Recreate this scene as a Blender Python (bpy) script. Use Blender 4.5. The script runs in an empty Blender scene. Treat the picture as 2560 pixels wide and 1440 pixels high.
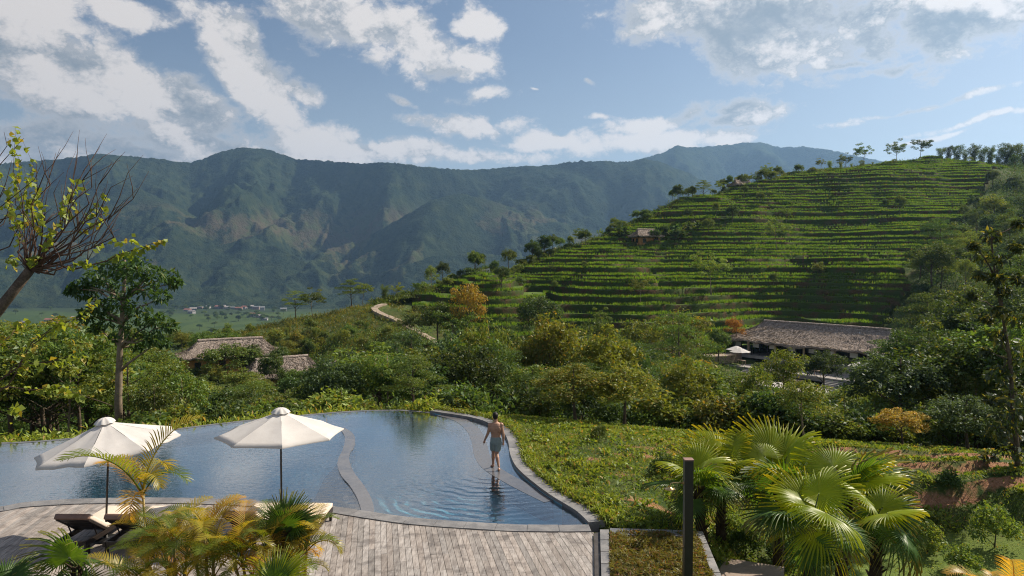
import bpy, bmesh, math, random
import numpy as np
from mathutils import Vector, Matrix, Quaternion

scene = bpy.context.scene
COL = scene.collection
R = math.radians
random.seed(7)
RNG = np.random.default_rng(11)

# ---------------------------------------------------------------- camera
FPX, YH, CAMH = 1800.0, 665.0, 6.2          # focal length and horizon in photo pixels, eye height above the water
PITCH = math.atan((720.0 - YH) / FPX)
cam_data = bpy.data.cameras.new('camera')
cam = bpy.data.objects.new('camera', cam_data)
COL.objects.link(cam)
cam.location = (0, 0, CAMH)
cam.rotation_euler = (math.pi / 2 - PITCH, 0, 0)
cam_data.sensor_width = 36.0
cam_data.lens = 36.0 * FPX / 2560.0
cam_data.clip_start = 0.1
cam_data.clip_end = 30000
scene.camera = cam

# ---------------------------------------------------------------- light and sky
SUN_AZ, SUN_EL = R(60), R(42)               # azimuth clockwise from the view direction (+Y)
SUN_DIR = Vector((math.sin(SUN_AZ) * math.cos(SUN_EL), math.cos(SUN_AZ) * math.cos(SUN_EL), math.sin(SUN_EL)))
sun_data = bpy.data.lights.new('sun', 'SUN')
sun_data.energy = 5.0
sun_data.angle = R(0.6)
sun_data.color = (1.0, 0.89, 0.73)
sun = bpy.data.objects.new('sun', sun_data)
COL.objects.link(sun)
sun.rotation_euler = SUN_DIR.to_track_quat('Z', 'Y').to_euler()
sun.location = (60, 40, 80)

vs = scene.view_settings
vs.view_transform = 'Standard'
vs.look = 'None'
vs.exposure = 0.66
vs.gamma = 1.0
vs.use_curve_mapping = False
cy = scene.cycles
cy.use_denoising = True
cy.filter_width = 1.1
try:
    cy.denoiser = 'OPENIMAGEDENOISE'
    cy.denoising_input_passes = 'RGB_ALBEDO_NORMAL'
    cy.denoising_prefilter = 'NONE'
except Exception:
    pass
cy.max_bounces = 7
cy.diffuse_bounces = 3
cy.glossy_bounces = 3
cy.transmission_bounces = 4
cy.transparent_max_bounces = 10
cy.volume_bounces = 0
cy.sample_clamp_indirect = 6.0
cy.caustics_reflective = False
cy.caustics_refractive = False


def pix_dir(u, v):
    a, b = (u - 1280.0) / FPX, (720.0 - v) / FPX
    cp, sp = math.cos(PITCH), math.sin(PITCH)
    return Vector((a, cp + b * sp, -sp + b * cp))


def at(u, v, y):
    """world point seen at photo pixel (u, v) at depth y"""
    d = pix_dir(u, v)
    return Vector((0, 0, CAMH)) + d * (y / d.y)


def atz(u, v, z=0.0):
    d = pix_dir(u, v)
    return Vector((0, 0, CAMH)) + d * ((z - CAMH) / d.z)


class NT:
    """small helper to write node trees"""
    def __init__(self, tree):
        self.t = tree
        tree.nodes.clear()

    def n(self, kind, **kw):
        nd = self.t.nodes.new(kind)
        ins = kw.pop('i', None)
        for k, v in kw.items():
            setattr(nd, k, v)
        if ins:
            for k, v in ins.items():
                self.set(nd, k, v)
        return nd

    def set(self, nd, k, v):
        s = nd.inputs[k]
        if isinstance(v, bpy.types.NodeSocket):
            self.t.links.new(v, s)
        elif isinstance(v, bpy.types.Node):
            self.t.links.new(v.outputs[0], s)
        else:
            s.default_value = v

    def m(self, op, a, b=None, c=None, clamp=False):
        nd = self.t.nodes.new('ShaderNodeMath')
        nd.operation = op
        nd.use_clamp = clamp
        for k, v in enumerate((a, b, c)):
            if v is not None:
                self.set(nd, k, v)
        return nd.outputs[0]

    def vm(self, op, a, b=None):
        nd = self.t.nodes.new('ShaderNodeVectorMath')
        nd.operation = op
        for k, v in enumerate((a, b)):
            if v is not None:
                self.set(nd, k, v)
        return nd.outputs[1] if op in ('LENGTH', 'DOT_PRODUCT', 'DISTANCE') else nd.outputs[0]

    def mix(self, f, a, b, blend='MIX'):
        nd = self.t.nodes.new('ShaderNodeMix')
        nd.data_type = 'RGBA'
        nd.blend_type = blend
        self.set(nd, 0, f)
        for k, v in ((6, a), (7, b)):
            self.set(nd, k, (*v, 1.0) if isinstance(v, tuple) and len(v) == 3 else v)
        return nd.outputs[2]

    def ramp(self, f, a, b, lo=0.0, hi=1.0, smooth=True):
        nd = self.t.nodes.new('ShaderNodeMapRange')
        nd.interpolation_type = 'SMOOTHSTEP' if smooth else 'LINEAR'
        for k, v in enumerate((f, a, b, lo, hi)):
            self.set(nd, k, v)
        return nd.outputs[0]

    def noise(self, vec, scale, detail=4.0, rough=0.55, dims='3D', dist=0.0, lac=2.0):
        nd = self.t.nodes.new('ShaderNodeTexNoise')
        nd.noise_dimensions = dims
        if vec is not None:
            self.set(nd, 'Vector', vec)
        self.set(nd, 'Scale', scale)
        self.set(nd, 'Detail', detail)
        self.set(nd, 'Roughness', rough)
        self.set(nd, 'Distortion', dist)
        self.set(nd, 'Lacunarity', lac)
        return nd.outputs[0]


def build_world():
    w = bpy.data.worlds.new('World')
    scene.world = w
    w.use_nodes = True
    w.cycles.sampling_method = 'MANUAL'
    w.cycles.sample_map_resolution = 512
    q = NT(w.node_tree)
    tc = q.n('ShaderNodeTexCoord')
    d = tc.outputs['Generated']
    sky = q.n('ShaderNodeTexSky', sky_type='NISHITA', sun_disc=False)
    sky.sun_elevation = SUN_EL
    sky.sun_rotation = SUN_AZ
    sky.altitude = 400
    sky.air_density = 1.0
    sky.dust_density = 1.6
    sky.ozone_density = 1.2
    sep = q.n('ShaderNodeSeparateXYZ', i={0: d})
    az = q.m('ARCTAN2', sep.outputs[0], sep.outputs[1])
    el = q.m('ARCSINE', sep.outputs[2])
    pos = q.n('ShaderNodeCombineXYZ', i={0: az, 1: el}).outputs[0]

    # cloud banks: centre and half axes in degrees of azimuth / elevation, tilt, thickness
    banks = []
    def bank(u, v, ru, rv, rot=0, s=1.0):
        pd = pix_dir(u, v).normalized()
        banks.append((math.atan2(pd.x, pd.y), math.asin(pd.z), ru / 1850.0, rv / 1850.0, -R(rot), s))
    for b in ((150, 150, 300, 110, 24, 1.05), (330, 225, 240, 85, 20, 1.05), (480, 270, 150, 60, 12, 1.0),
              (40, 60, 130, 100, 20, .9), (290, 15, 150, 50, 12, .85),
              (560, 75, 150, 55, 18, .85), (610, 140, 130, 75, 30, .95), (660, 215, 150, 75, 32, 1.0),
              (710, 285, 110, 48, 25, 1.0), (770, 225, 85, 38, 25, .8),
              (860, 40, 230, 75, 12, 1.0), (1040, 90, 190, 75, 24, 1.0), (1160, 140, 120, 50, 30, .85), (1180, 40, 90, 80, 0, .8),
              (120, 345, 330, 85, 0, .8), (480, 355, 280, 55, 3, .95), (800, 370, 200, 60, 0, .95), (980, 385, 180, 48, 0, .9),
              (1150, 312, 210, 38, 3, .85), (1190, 248, 130, 28, -6, .72), (1010, 250, 70, 20, 20, .5), (1370, 350, 150, 36, -5, .82),
              (1840, 20, 300, 80, 8, 1.15), (1900, 100, 190, 90, 10, 1.15), (1930, 170, 90, 45, 0, .8), (2160, 40, 200, 70, -8, .95),
              (2420, 30, 240, 80, -4, 1.1), (2370, 90, 130, 60, -20, 1.0),
              (2100, 165, 200, 20, -10, .5), (2290, 118, 230, 20, -12, .55), (2300, 262, 300, 17, -10, .58), (2440, 300, 230, 15, -8, .5),
              (2330, 340, 160, 13, -8, .45), (2160, 185, 90, 12, -10, .4),
              (1640, 305, 210, 40, -8, .9), (1850, 300, 200, 30, -6, .8), (1830, 278, 75, 24, -4, .7), (1480, 200, 42, 16, 6, .5),
              (1325, 218, 36, 10, 0, .45), (300, 392, 420, 46, 0, .85), (720, 402, 300, 36, 0, .8), (1230, 392, 260, 30, 0, .75), (1720, 352, 260, 36, -4, .8), (1950, -70, 380, 110, 0, 1.2), (2450, -60, 280, 90, 0, 1.1), (900, -60, 300, 70, 0, .8), (60, -40, 200, 80, 20, .7), (2250, 150, 260, 26, -10, .62), (1580, 352, 240, 40, -5, .9), (1480, 290, 60, 18, 0, .45)):
        bank(*b)

    grp = bpy.data.node_groups.new('cloud_density', 'ShaderNodeTree')
    grp.interface.new_socket('pos', in_out='INPUT', socket_type='NodeSocketVector')
    grp.interface.new_socket('density', in_out='OUTPUT', socket_type='NodeSocketFloat')
    g = NT(grp)
    gi = g.n('NodeGroupInput')
    go = g.n('NodeGroupOutput')
    p = gi.outputs[0]
    wn = g.n('ShaderNodeTexNoise', i={'Vector': p, 'Scale': 9.0, 'Detail': 3.0})
    warp = g.vm('SUBTRACT', wn.outputs[1], (0.5, 0.5, 0.5))
    ws = g.vm('MULTIPLY', warp, (0.10, 0.045, 0))
    pw = g.vm('ADD', p, ws)
    pw = g.vm('MULTIPLY', pw, (1, 1, 0))
    acc = None
    for (a, e, ra, re, rot, s) in banks:
        mp = g.n('ShaderNodeMapping', vector_type='TEXTURE', i={'Vector': pw, 'Location': (a, e, 0), 'Rotation': (0, 0, rot), 'Scale': (ra, re, 1)})
        r = g.vm('LENGTH', mp.outputs[0])
        c = g.m('MULTIPLY_ADD', r, -0.95, s)
        acc = c if acc is None else g.m('SMOOTH_MAX', acc, c, 0.12)
    # the same weather goes on outside the picture
    lf = g.noise(g.vm('MULTIPLY', p, (1.0, 2.2, 1)), 2.3, 3.0, 0.5)
    sp = g.n('ShaderNodeSeparateXYZ', i={0: p})
    out_a = g.ramp(g.m('ABSOLUTE', sp.outputs[0]), 0.62, 0.8)
    out_e = g.ramp(sp.outputs[1], 0.46, 0.58)
    outside = g.m('MAXIMUM', out_a, out_e)
    gen = g.m('MULTIPLY_ADD', lf, 6.0, -3.1)
    acc = g.m('MAXIMUM', acc, -1.2)
    nd = g.n('ShaderNodeMix', i={0: outside, 2: acc, 3: gen})
    cov = nd.outputs[0]
    g.set(go, 0, cov)

    # fine billows and wisps, added to the banks
    gd = bpy.data.node_groups.new('cloud_detail', 'ShaderNodeTree')
    gd.interface.new_socket('pos', in_out='INPUT', socket_type='NodeSocketVector')
    gd.interface.new_socket('detail', in_out='OUTPUT', socket_type='NodeSocketFloat')
    h = NT(gd)
    hi = h.n('NodeGroupInput'); ho = h.n('NodeGroupOutput')
    hp = h.vm('MULTIPLY', hi.outputs[0], (1.0, 1.35, 1))
    wv = h.n('ShaderNodeTexNoise', i={'Vector': hp, 'Scale': 26.0, 'Detail': 4.0, 'Roughness': 0.6})
    hw = h.vm('ADD', hp, h.n('ShaderNodeVectorMath', operation='SCALE', i={0: h.vm('SUBTRACT', wv.outputs[1], (0.5, 0.5, 0.5)), 'Scale': 0.055}).outputs[0])
    vo = h.n('ShaderNodeTexVoronoi', feature='F1', normalize=True, i={'Vector': hw, 'Scale': 15.0, 'Detail': 3.0, 'Roughness': 0.58, 'Lacunarity': 2.3})
    puff = h.m('SUBTRACT', 0.30, vo.outputs['Distance'])
    n1 = h.noise(hp, 11.0, 10.0, 0.62, lac=2.1)
    h.set(ho, 0, h.m('ADD', h.m('MULTIPLY', puff, 1.9), h.m('MULTIPLY', h.m('SUBTRACT', n1, 0.5), 1.65)))

    def grpnode(tree, vec):
        nd = q.n('ShaderNodeGroup')
        nd.node_tree = tree
        q.set(nd, 0, vec)
        return nd.outputs[0]
    C0, N0 = grpnode(grp, pos), grpnode(gd, pos)
    ps = q.vm('ADD', pos, (0.05, 0.062, 0))
    C1, N1 = grpnode(grp, ps), grpnode(gd, ps)
    N2 = grpnode(gd, q.vm('ADD', pos, (0.009, 0.012, 0)))
    D, Ds = q.m('ADD', C0, N0), q.m('ADD', C1, N1)
    alpha = q.ramp(D, -0.06, 0.42)
    big = q.m('MULTIPLY', q.m('SUBTRACT', D, Ds), 0.50)
    small = q.m('MULTIPLY', q.m('SUBTRACT', N0, N2), 0.95)
    lit = q.m('ADD', q.m('ADD', big, small), 0.45)
    thick = q.ramp(Ds, 0.1, 1.3)
    lit2 = q.m('MULTIPLY', lit, q.m('MULTIPLY_ADD', thick, -0.7, 1.0))
    lit2 = q.ramp(lit2, 0.02, 0.85, smooth=True)
    lit2 = q.m('MAXIMUM', lit2, q.ramp(D, -0.1, 0.75, 0.8, 0.0))
    # clouds near the sun's side are lit through
    right = q.ramp(az, -0.9, 1.1, 0.86, 1.12, smooth=False)
    ccol = q.mix(lit2, (0.18, 0.21, 0.24), (0.55, 0.515, 0.49))
    sc = q.n('ShaderNodeVectorMath', operation='SCALE', i={0: ccol, 'Scale': right}).outputs[0]
    # a whitish veil of moist air low over the hills
    veil = q.ramp(el, 0.32, 0.02, 0.0, 0.42)
    skyc = q.n('ShaderNodeHueSaturation', i={'Saturation': 0.94, 'Color': sky.outputs[0]}).outputs[0]
    bg_sky = q.n('ShaderNodeBackground', i={'Color': skyc, 'Strength': 0.053})
    bg_veil = q.n('ShaderNodeBackground', i={'Color': (0.37, 0.415, 0.45, 1), 'Strength': 1.0})
    bg_cloud = q.n('ShaderNodeBackground', i={'Color': sc, 'Strength': 1.0})
    m0 = q.n('ShaderNodeMixShader', i={0: veil, 1: bg_sky.outputs[0], 2: bg_veil.outputs[0]})
    above = q.ramp(el, -0.02, 0.02)
    m1 = q.n('ShaderNodeMixShader', i={0: q.m('MULTIPLY', alpha, above), 1: m0.outputs[0], 2: bg_cloud.outputs[0]})
    out = q.n('ShaderNodeOutputWorld')
    w.node_tree.links.new(m1.outputs[0], out.inputs[0])


build_world()

# ---------------------------------------------------------------- mesh and object helpers
def tag(o, label=None, cat=None, group=None, kind=None):
    if label: o['label'] = label
    if cat: o['category'] = cat
    if group: o['group'] = group
    if kind: o['kind'] = kind
    return o


def empty(name, loc=(0, 0, 0), rz=0.0):
    o = bpy.data.objects.new(name, None)
    o.empty_display_size = 0.3
    COL.objects.link(o)
    o.location = loc
    o.rotation_euler = (0, 0, rz)
    return o


def mesh_np(name, V, F, mat=None, smooth=False, attrs=None):
    """V (n,3); F (m,3) or (m,4) int array (or list of such arrays)"""
    me = bpy.data.meshes.new(name)
    V = np.asarray(V, dtype=np.float32)
    Fs = F if isinstance(F, list) else [F]
    Fs = [np.asarray(f, dtype=np.int32) for f in Fs if len(f)]
    me.vertices.add(len(V))
    me.vertices.foreach_set('co', V.ravel())
    loops = np.concatenate([f.ravel() for f in Fs])
    sizes = np.concatenate([np.full(len(f), f.shape[1], np.int32) for f in Fs])
    starts = np.concatenate([[0], np.cumsum(sizes)[:-1]]).astype(np.int32)
    me.loops.add(len(loops))
    me.loops.foreach_set('vertex_index', loops)
    me.polygons.add(len(sizes))
    me.polygons.foreach_set('loop_start', starts)
    if smooth:
        me.polygons.foreach_set('use_smooth', np.ones(len(sizes), dtype=bool))
    me.update(calc_edges=True)
    if attrs:
        for k, a in attrs.items():
            at_ = me.attributes.new(k, 'FLOAT', 'POINT')
            at_.data.foreach_set('value', np.asarray(a, dtype=np.float32))
    if mat:
        me.materials.append(mat)
    return me


def link(name, me, parent=None, loc=None, rot=None):
    o = bpy.data.objects.new(name, me)
    COL.objects.link(o)
    if parent is not None:
        o.parent = parent
    if loc is not None: o.location = loc
    if rot is not None: o.rotation_euler = rot
    return o


class MB:
    """collects simple shapes into one mesh"""
    def __init__(s):
        s.V, s.F = [], []

    def add(s, vs, fs):
        b = len(s.V)
        s.V += [tuple(v) for v in vs]
        s.F += [tuple(b + i for i in f) for f in fs]
        return s

    def box(s, c, size, rz=0.0, M=None, taper=1.0):
        hx, hy, hz = size[0] / 2, size[1] / 2, size[2] / 2
        vs = []
        for z in (-hz, hz):
            k = 1.0 if z < 0 else taper
            for x, y in ((-hx, -hy), (hx, -hy), (hx, hy), (-hx, hy)):
                vs.append(Vector((x * k, y * k, z)))
        if M is None:
            M = Matrix.Rotation(rz, 3, 'Z')
        c = Vector(c)
        return s.add([M @ v + c for v in vs], [(3, 2, 1, 0), (4, 5, 6, 7), (0, 1, 5, 4), (1, 2, 6, 5), (2, 3, 7, 6), (3, 0, 4, 7)])

    def tube(s, pts, rads, n=8, cap=True):
        pts = [Vector(p) for p in pts]
        if not hasattr(rads, '__len__'):
            rads = [rads] * len(pts)
        b = len(s.V)
        up = None
        for i, p in enumerate(pts):
            t = (pts[min(i + 1, len(pts) - 1)] - pts[max(i - 1, 0)])
            t = t.normalized() if t.length > 1e-9 else Vector((0, 0, 1))
            if up is None:
                up = t.orthogonal().normalized()
            up = (up - t * up.dot(t))
            up = up.normalized() if up.length > 1e-6 else t.orthogonal().normalized()
            sd = t.cross(up)
            for k in range(n):
                a = 2 * math.pi * k / n
                s.V.append(tuple(p + (up * math.cos(a) + sd * math.sin(a)) * rads[i]))
        for i in range(len(pts) - 1):
            for k in range(n):
                k2 = (k + 1) % n
                s.F.append((b + i * n + k, b + i * n + k2, b + (i + 1) * n + k2, b + (i + 1) * n + k))
        if cap:
            s.F.append(tuple(b + k for k in range(n))[::-1])
            s.F.append(tuple(b + (len(pts) - 1) * n + k for k in range(n)))
        return s

    def lathe(s, prof, n=24, c=(0, 0, 0)):
        b = len(s.V)
        for r, z in prof:
            for k in range(n):
                a = 2 * math.pi * k / n
                s.V.append((c[0] + r * math.cos(a), c[1] + r * math.sin(a), c[2] + z))
        for i in range(len(prof) - 1):
            for k in range(n):
                k2 = (k + 1) % n
                s.F.append((b + i * n + k, b + i * n + k2, b + (i + 1) * n + k2, b + (i + 1) * n + k))
        return s

    def prism(s, poly, z0, z1):
        """poly: list of xy, counter-clockwise; z0/z1 numbers"""
        n = len(poly)
        vs = [(p[0], p[1], z0) for p in poly] + [(p[0], p[1], z1) for p in poly]
        fs = [tuple(range(n))[::-1], tuple(range(n, 2 * n))]
        fs += [(i, (i + 1) % n, n + (i + 1) % n, n + i) for i in range(n)]
        return s.add(vs, fs)

    def mesh(s, name, mat, smooth=False, bevel=0.0):
        me = bpy.data.meshes.new(name)
        me.from_pydata(s.V, [], s.F)
        if bevel:
            bm = bmesh.new()
            bm.from_mesh(me)
            ed = [e for e in bm.edges if len(e.link_faces) == 2 and e.calc_face_angle(0) > 0.5]
            bmesh.ops.bevel(bm, geom=ed, offset=bevel, segments=2, affect='EDGES', profile=0.6)
            bm.to_mesh(me)
            bm.free()
        if smooth:
            me.polygons.foreach_set('use_smooth', np.ones(len(me.polygons), dtype=bool))
        me.materials.append(mat)
        me.update()
        return me

    def build(s, name, mat, parent=None, smooth=False, bevel=0.0, loc=None, rot=None):
        return link(name, s.mesh(name, mat, smooth, bevel), parent, loc, rot)


def copy_tree(o, parent=None):
    c = o.copy()
    COL.objects.link(c)
    c.parent = parent
    for ch in list(o.children):
        copy_tree(ch, c)
    return c


# ---------------------------------------------------------------- noise in numpy
_PERM = np.random.default_rng(5).permutation(1024)
_ANG = np.random.default_rng(6).random(1024) * 2 * math.pi


def perlin(x, y, seed=0):
    x = np.asarray(x, dtype=np.float64); y = np.asarray(y, dtype=np.float64)
    xi = np.floor(x).astype(np.int64); yi = np.floor(y).astype(np.int64)
    xf, yf = x - xi, y - yi

    def g(ix, iy, dx, dy):
        h = _PERM[(_PERM[(ix + seed * 17) & 1023] + iy) & 1023]
        a = _ANG[h]
        return np.cos(a) * dx + np.sin(a) * dy
    u = xf * xf * xf * (xf * (xf * 6 - 15) + 10)
    v = yf * yf * yf * (yf * (yf * 6 - 15) + 10)
    a = g(xi, yi, xf, yf); b = g(xi + 1, yi, xf - 1, yf)
    c = g(xi, yi + 1, xf, yf - 1); d = g(xi + 1, yi + 1, xf - 1, yf - 1)
    return ((a + (b - a) * u) + ((c + (d - c) * u) - (a + (b - a) * u)) * v) * 1.5


def fbm(x, y, octaves=4, seed=0, gain=0.5, lac=2.03):
    s, amp, tot = 0.0, 1.0, 0.0
    for o in range(octaves):
        s = s + amp * perlin(x, y, seed + o)
        tot += amp
        x, y, amp = x * lac + 3.7, y * lac - 1.9, amp * gain
    return s / tot


def ridged(x, y, octaves=4, seed=0):
    s, amp, tot = 0.0, 1.0, 0.0
    for o in range(octaves):
        s = s + amp * (1 - np.abs(perlin(x, y, seed + o)) * 1.6)
        tot += amp
        x, y, amp = x * 2.07 + 1.3, y * 2.07 + 4.1, amp * 0.5
    return s / tot


def smooth01(t):
    t = np.clip(t, 0, 1)
    return t * t * (3 - 2 * t)


def grid_faces(nx, ny):
    """faces of a grid with vertex index iy*nx+ix"""
    ix, iy = np.meshgrid(np.arange(nx - 1), np.arange(ny - 1))
    a = (iy * nx + ix).ravel()
    return np.stack([a, a + 1, a + nx + 1, a + nx], 1)


# ---------------------------------------------------------------- materials
def material(name):
    m = bpy.data.materials.new(name)
    m.use_nodes = True
    return m, NT(m.node_tree)


def finish(q, shader, disp=None):
    out = q.n('ShaderNodeOutputMaterial')
    q.t.links.new(shader if isinstance(shader, bpy.types.NodeSocket) else shader.outputs[0], out.inputs[0])
    return out


def obj_coord(q):
    return q.n('ShaderNodeTexCoord').outputs['Object']


def world_pos(q):
    return q.n('ShaderNodeNewGeometry').outputs['Position']


def bump(q, h, strength=0.4, dist=0.05):
    return q.n('ShaderNodeBump', i={'Height': h, 'Strength': strength, 'Distance': dist}).outputs[0]


def mat_simple(name, col, rough=0.6, var=0.25, scale=6.0, bumps=0.3, bdist=0.01, spec=0.4, col2=None, metal=0.0, local=True):
    m, q = material(name)
    p = obj_coord(q) if local else world_pos(q)
    n = q.noise(p, scale, 6, 0.6)
    n2 = q.noise(p, scale * 7, 4, 0.6)
    f = q.m('MULTIPLY_ADD', n2, 0.4, q.m('MULTIPLY', n, 0.6))
    c2 = col2 if col2 else tuple(c * (1 - var) for c in col)
    c1 = tuple(min(1, c * (1 + var * 0.5)) for c in col)
    c = q.mix(q.ramp(f, 0.35, 0.65), c2, c1)
    b = q.n('ShaderNodeBsdfPrincipled', i={'Base Color': c, 'Roughness': rough, 'Specular IOR Level': spec, 'Metallic': metal})
    if bumps:
        q.set(b, 'Normal', bump(q, f, bumps, bdist))
    finish(q, b)
    return m


def mat_leaf(name, c_dark, c_light, c_odd=None, odd=0.08, trans=0.42, gloss=0.12, rough=0.5, hue_var=0.05):
    """leaves: diffuse + light coming through; colour differs by leaf (attribute 'rnd') and by plant"""
    m, q = material(name)
    a = q.n('ShaderNodeAttribute', attribute_name='rnd').outputs['Fac']
    oi = q.n('ShaderNodeObjectInfo').outputs['Random']
    f = q.m('ADD', q.m('MULTIPLY', a, 0.65), q.m('MULTIPLY', oi, 0.35))
    c = q.mix(q.ramp(f, 0.1, 0.9, smooth=False), c_dark, c_light)
    if c_odd:
        c = q.mix(q.m('GREATER_THAN', q.m('FRACT', q.m('MULTIPLY', a, 7.31)), 1 - odd), c, c_odd)
    hs = q.n('ShaderNodeHueSaturation', i={'Hue': q.m('MULTIPLY_ADD', oi, hue_var, 0.5 - hue_var / 2),
                                            'Value': q.m('MULTIPLY_ADD', q.m('FRACT', q.m('MULTIPLY', oi, 13.7)), 0.5, 0.75), 'Color': c})
    col = hs.outputs[0]
    tcol = q.mix(1.0, col, (1.25, 1.12, 0.45), 'MULTIPLY')
    df = q.n('ShaderNodeBsdfDiffuse', i={'Color': col})
    tl = q.n('ShaderNodeBsdfTranslucent', i={'Color': tcol})
    mx = q.n('ShaderNodeMixShader', i={0: trans, 1: df.outputs[0], 2: tl.outputs[0]})
    gl = q.n('ShaderNodeBsdfGlossy', i={'Color': (0.9, 0.95, 1, 1), 'Roughness': rough})
    mx2 = q.n('ShaderNodeMixShader', i={0: gloss * 0.16, 1: mx.outputs[0], 2: gl.outputs[0]})
    finish(q, mx2)
    return m

# ---------------------------------------------------------------- outlines of pool and garden on the ground (z = 0 is the water)
def curve2(pts, n):
    """smooth Catmull-Rom through xy points, n samples per span"""
    P = [np.array(p[:2], float) for p in pts]
    P = [2 * P[0] - P[1]] + P + [2 * P[-1] - P[-2]]
    out = []
    for i in range(1, len(P) - 2):
        p0, p1, p2, p3 = P[i - 1:i + 3]
        for t in np.linspace(0, 1, n, endpoint=False):
            out.append(0.5 * ((2 * p1) + (-p0 + p2) * t + (2 * p0 - 5 * p1 + 4 * p2 - p3) * t * t + (-p0 + 3 * p1 - 3 * p2 + p3) * t ** 3))
    out.append(P[-2])
    return np.array(out)


def gpix(lst, z=0.0):
    return [tuple(atz(u, v, z)[:2]) for u, v in lst]


def offset_curve(c, d):
    """shift a polyline sideways (left of its direction for d > 0)"""
    t = np.gradient(c, axis=0)
    t /= np.linalg.norm(t, axis=1)[:, None] + 1e-9
    return c + np.stack([-t[:, 1], t[:, 0]], 1) * d


NEAR = curve2(gpix([(-260, 1300), (-120, 1286), (0, 1271), (70, 1259), (225, 1250), (400, 1248), (544, 1251), (675, 1258), (832, 1270), (934, 1285),
                    (1035, 1299), (1196, 1311), (1304, 1316), (1400, 1317), (1472, 1316)]), 8)
FAR = curve2(gpix([(-260, 1118), (-120, 1113), (0, 1110), (100, 1105), (250, 1092), (410, 1078), (540, 1062), (650, 1050), (800, 1036), (900, 1029), (1000, 1027), (1075, 1033)]), 8)
RIGHT = curve2(gpix([(1075, 1033), (1180, 1050), (1232, 1069), (1258, 1087), (1270, 1110), (1276, 1145), (1295, 1180), (1345, 1224), (1385, 1252), (1440, 1286), (1472, 1316)]), 8)
POOL = np.vstack([FAR, RIGHT[1:], NEAR[::-1][1:]])


def inside(poly, x, y):
    x = np.asarray(x); y = np.asarray(y)
    r = np.zeros(x.shape, bool)
    n = len(poly)
    for i in range(n):
        x1, y1 = poly[i]; x2, y2 = poly[(i + 1) % n]
        if y1 == y2: continue
        c = ((y1 > y) != (y2 > y)) & (x < (x2 - x1) * (y - y1) / (y2 - y1) + x1)
        r ^= c
    return r


# ---------------------------------------------------------------- the lie of the land: control points, smoothly joined
CP = []
def cpix(*rows):
    for u, v, d in rows: CP.append(tuple(at(u, v, d)))
def cz(*rows):
    for u, v, z in rows: CP.append(tuple(atz(u, v, z)))
# garden round the pool
cz((0, 1290, -.2), (400, 1300, -.2), (800, 1330, -.2), (1200, 1400, -.2), (700, 1180, -.2), (1100, 1200, -.2), (300, 1180, -.2), (0, 1190, -.2), (-400, 1250, -.3),
   (1300, 1090, .04), (1300, 1130, .04), (1340, 1180, .06), (1420, 1240, .06), (1500, 1290, .05), (1200, 1040, .0), (1080, 1026, -.05),
   (1400, 1080, .22), (1500, 1100, .25), (1640, 1125, .15), (1450, 1160, .25), (1600, 1200, .1), (1600, 1290, .0), (1700, 1180, -.1), (1690, 1300, -.1), (1850, 1180, -.35), (1800, 1300, -.8),
   (2000, 1180, -.6), (2250, 1195, -.55), (2560, 1225, -.6), (2900, 1260, -.6), (2250, 1290, -1.6), (2560, 1330, -1.7), (2050, 1300, -1.5), (2300, 1400, -1.9), (2560, 1430, -1.95), (2900, 1400, -1.9),
   (1900, 1420, -1.5), (1800, 1440, -1.0), (2000, 1700, -1.6), (1500, 1700, -.3), (1000, 1700, -.2), (300, 1700, -.2), (-400, 1700, -.2))
for i in range(0, len(FAR), 14):
    x, y = FAR[i]
    if x < -1.0:
        CP += [(x - .2, y + 1.2, -.75), (x - 1.0, y + 5, -2.2)]
CP += [(2.2, 36, -1.9), (8, 33, -1.6), (14, 32, -1.7), (22, 32, -2.2), (32, 33, -2.2), (-4, 36.5, -2.2)]
CP += [(-40, 45, -7), (-15, 46, -5.5), (10, 46, -5), (30, 45, -4.5), (50, 45, -3.2), (-60, 70, -10), (-20, 70, -9.5), (15, 70, -9), (45, 70, -8), (70, 70, -3),
       (-70, 100, -12.5), (-25, 100, -11.5), (10, 100, -11.5), (40, 98, -11.3), (60, 96, -11), (90, 100, 3), (44, 122, -9.4), (60, 108, -10.2), (50, 104, -11.0), (62, 97, -11.2), (40, 110, -10.9), (70, 104, -9.4),
       (-52, 112, -13), (-46, 116, -12.6), (-40, 121, -12.2), (-38, 105, -12.2), (-110, 100, -15), (-150, 60, -12), (-100, 45, -9), (-60, 30, -5), (-30, 25, -1.5), (-30, 12, -.6)]
# the terraced hill
cpix((1200, 850, 122), (1200, 800, 133), (1200, 720, 157), (1200, 682, 172), (1060, 830, 124), (1060, 770, 145), (1060, 728, 160), (940, 772, 143), (930, 758, 152),
     (1400, 850, 124), (1400, 750, 149), (1400, 680, 170), (1400, 622, 192), (1550, 850, 124), (1550, 700, 162), (1550, 566, 206),
     (1700, 840, 126), (1700, 700, 163), (1700, 600, 193), (1700, 508, 222), (1850, 800, 134), (1850, 560, 207), (1850, 458, 240),
     (2000, 800, 134), (2000, 650, 178), (2000, 520, 218), (2000, 432, 252), (2180, 790, 133), (2180, 600, 192), (2180, 412, 262), (2330, 780, 131), (2330, 650, 172), (2330, 500, 222), (2330, 397, 270),
     (2480, 408, 270), (2560, 432, 262), (2480, 600, 180), (2450, 720, 130), (2560, 520, 205), (2560, 640, 140), (2560, 760, 95), (2450, 830, 92), (2650, 440, 262), (2800, 520, 200), (2800, 700, 105), (2560, 900, 65), (2800, 900, 60))
cpix((500, 852, 135), (600, 832, 140), (700, 806, 147), (800, 788, 150), (880, 770, 152), (700, 870, 130), (850, 850, 126), (960, 850, 118), (1100, 890, 112), (850, 900, 114), (400, 900, 132), (200, 930, 138), (0, 960, 125))
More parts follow.
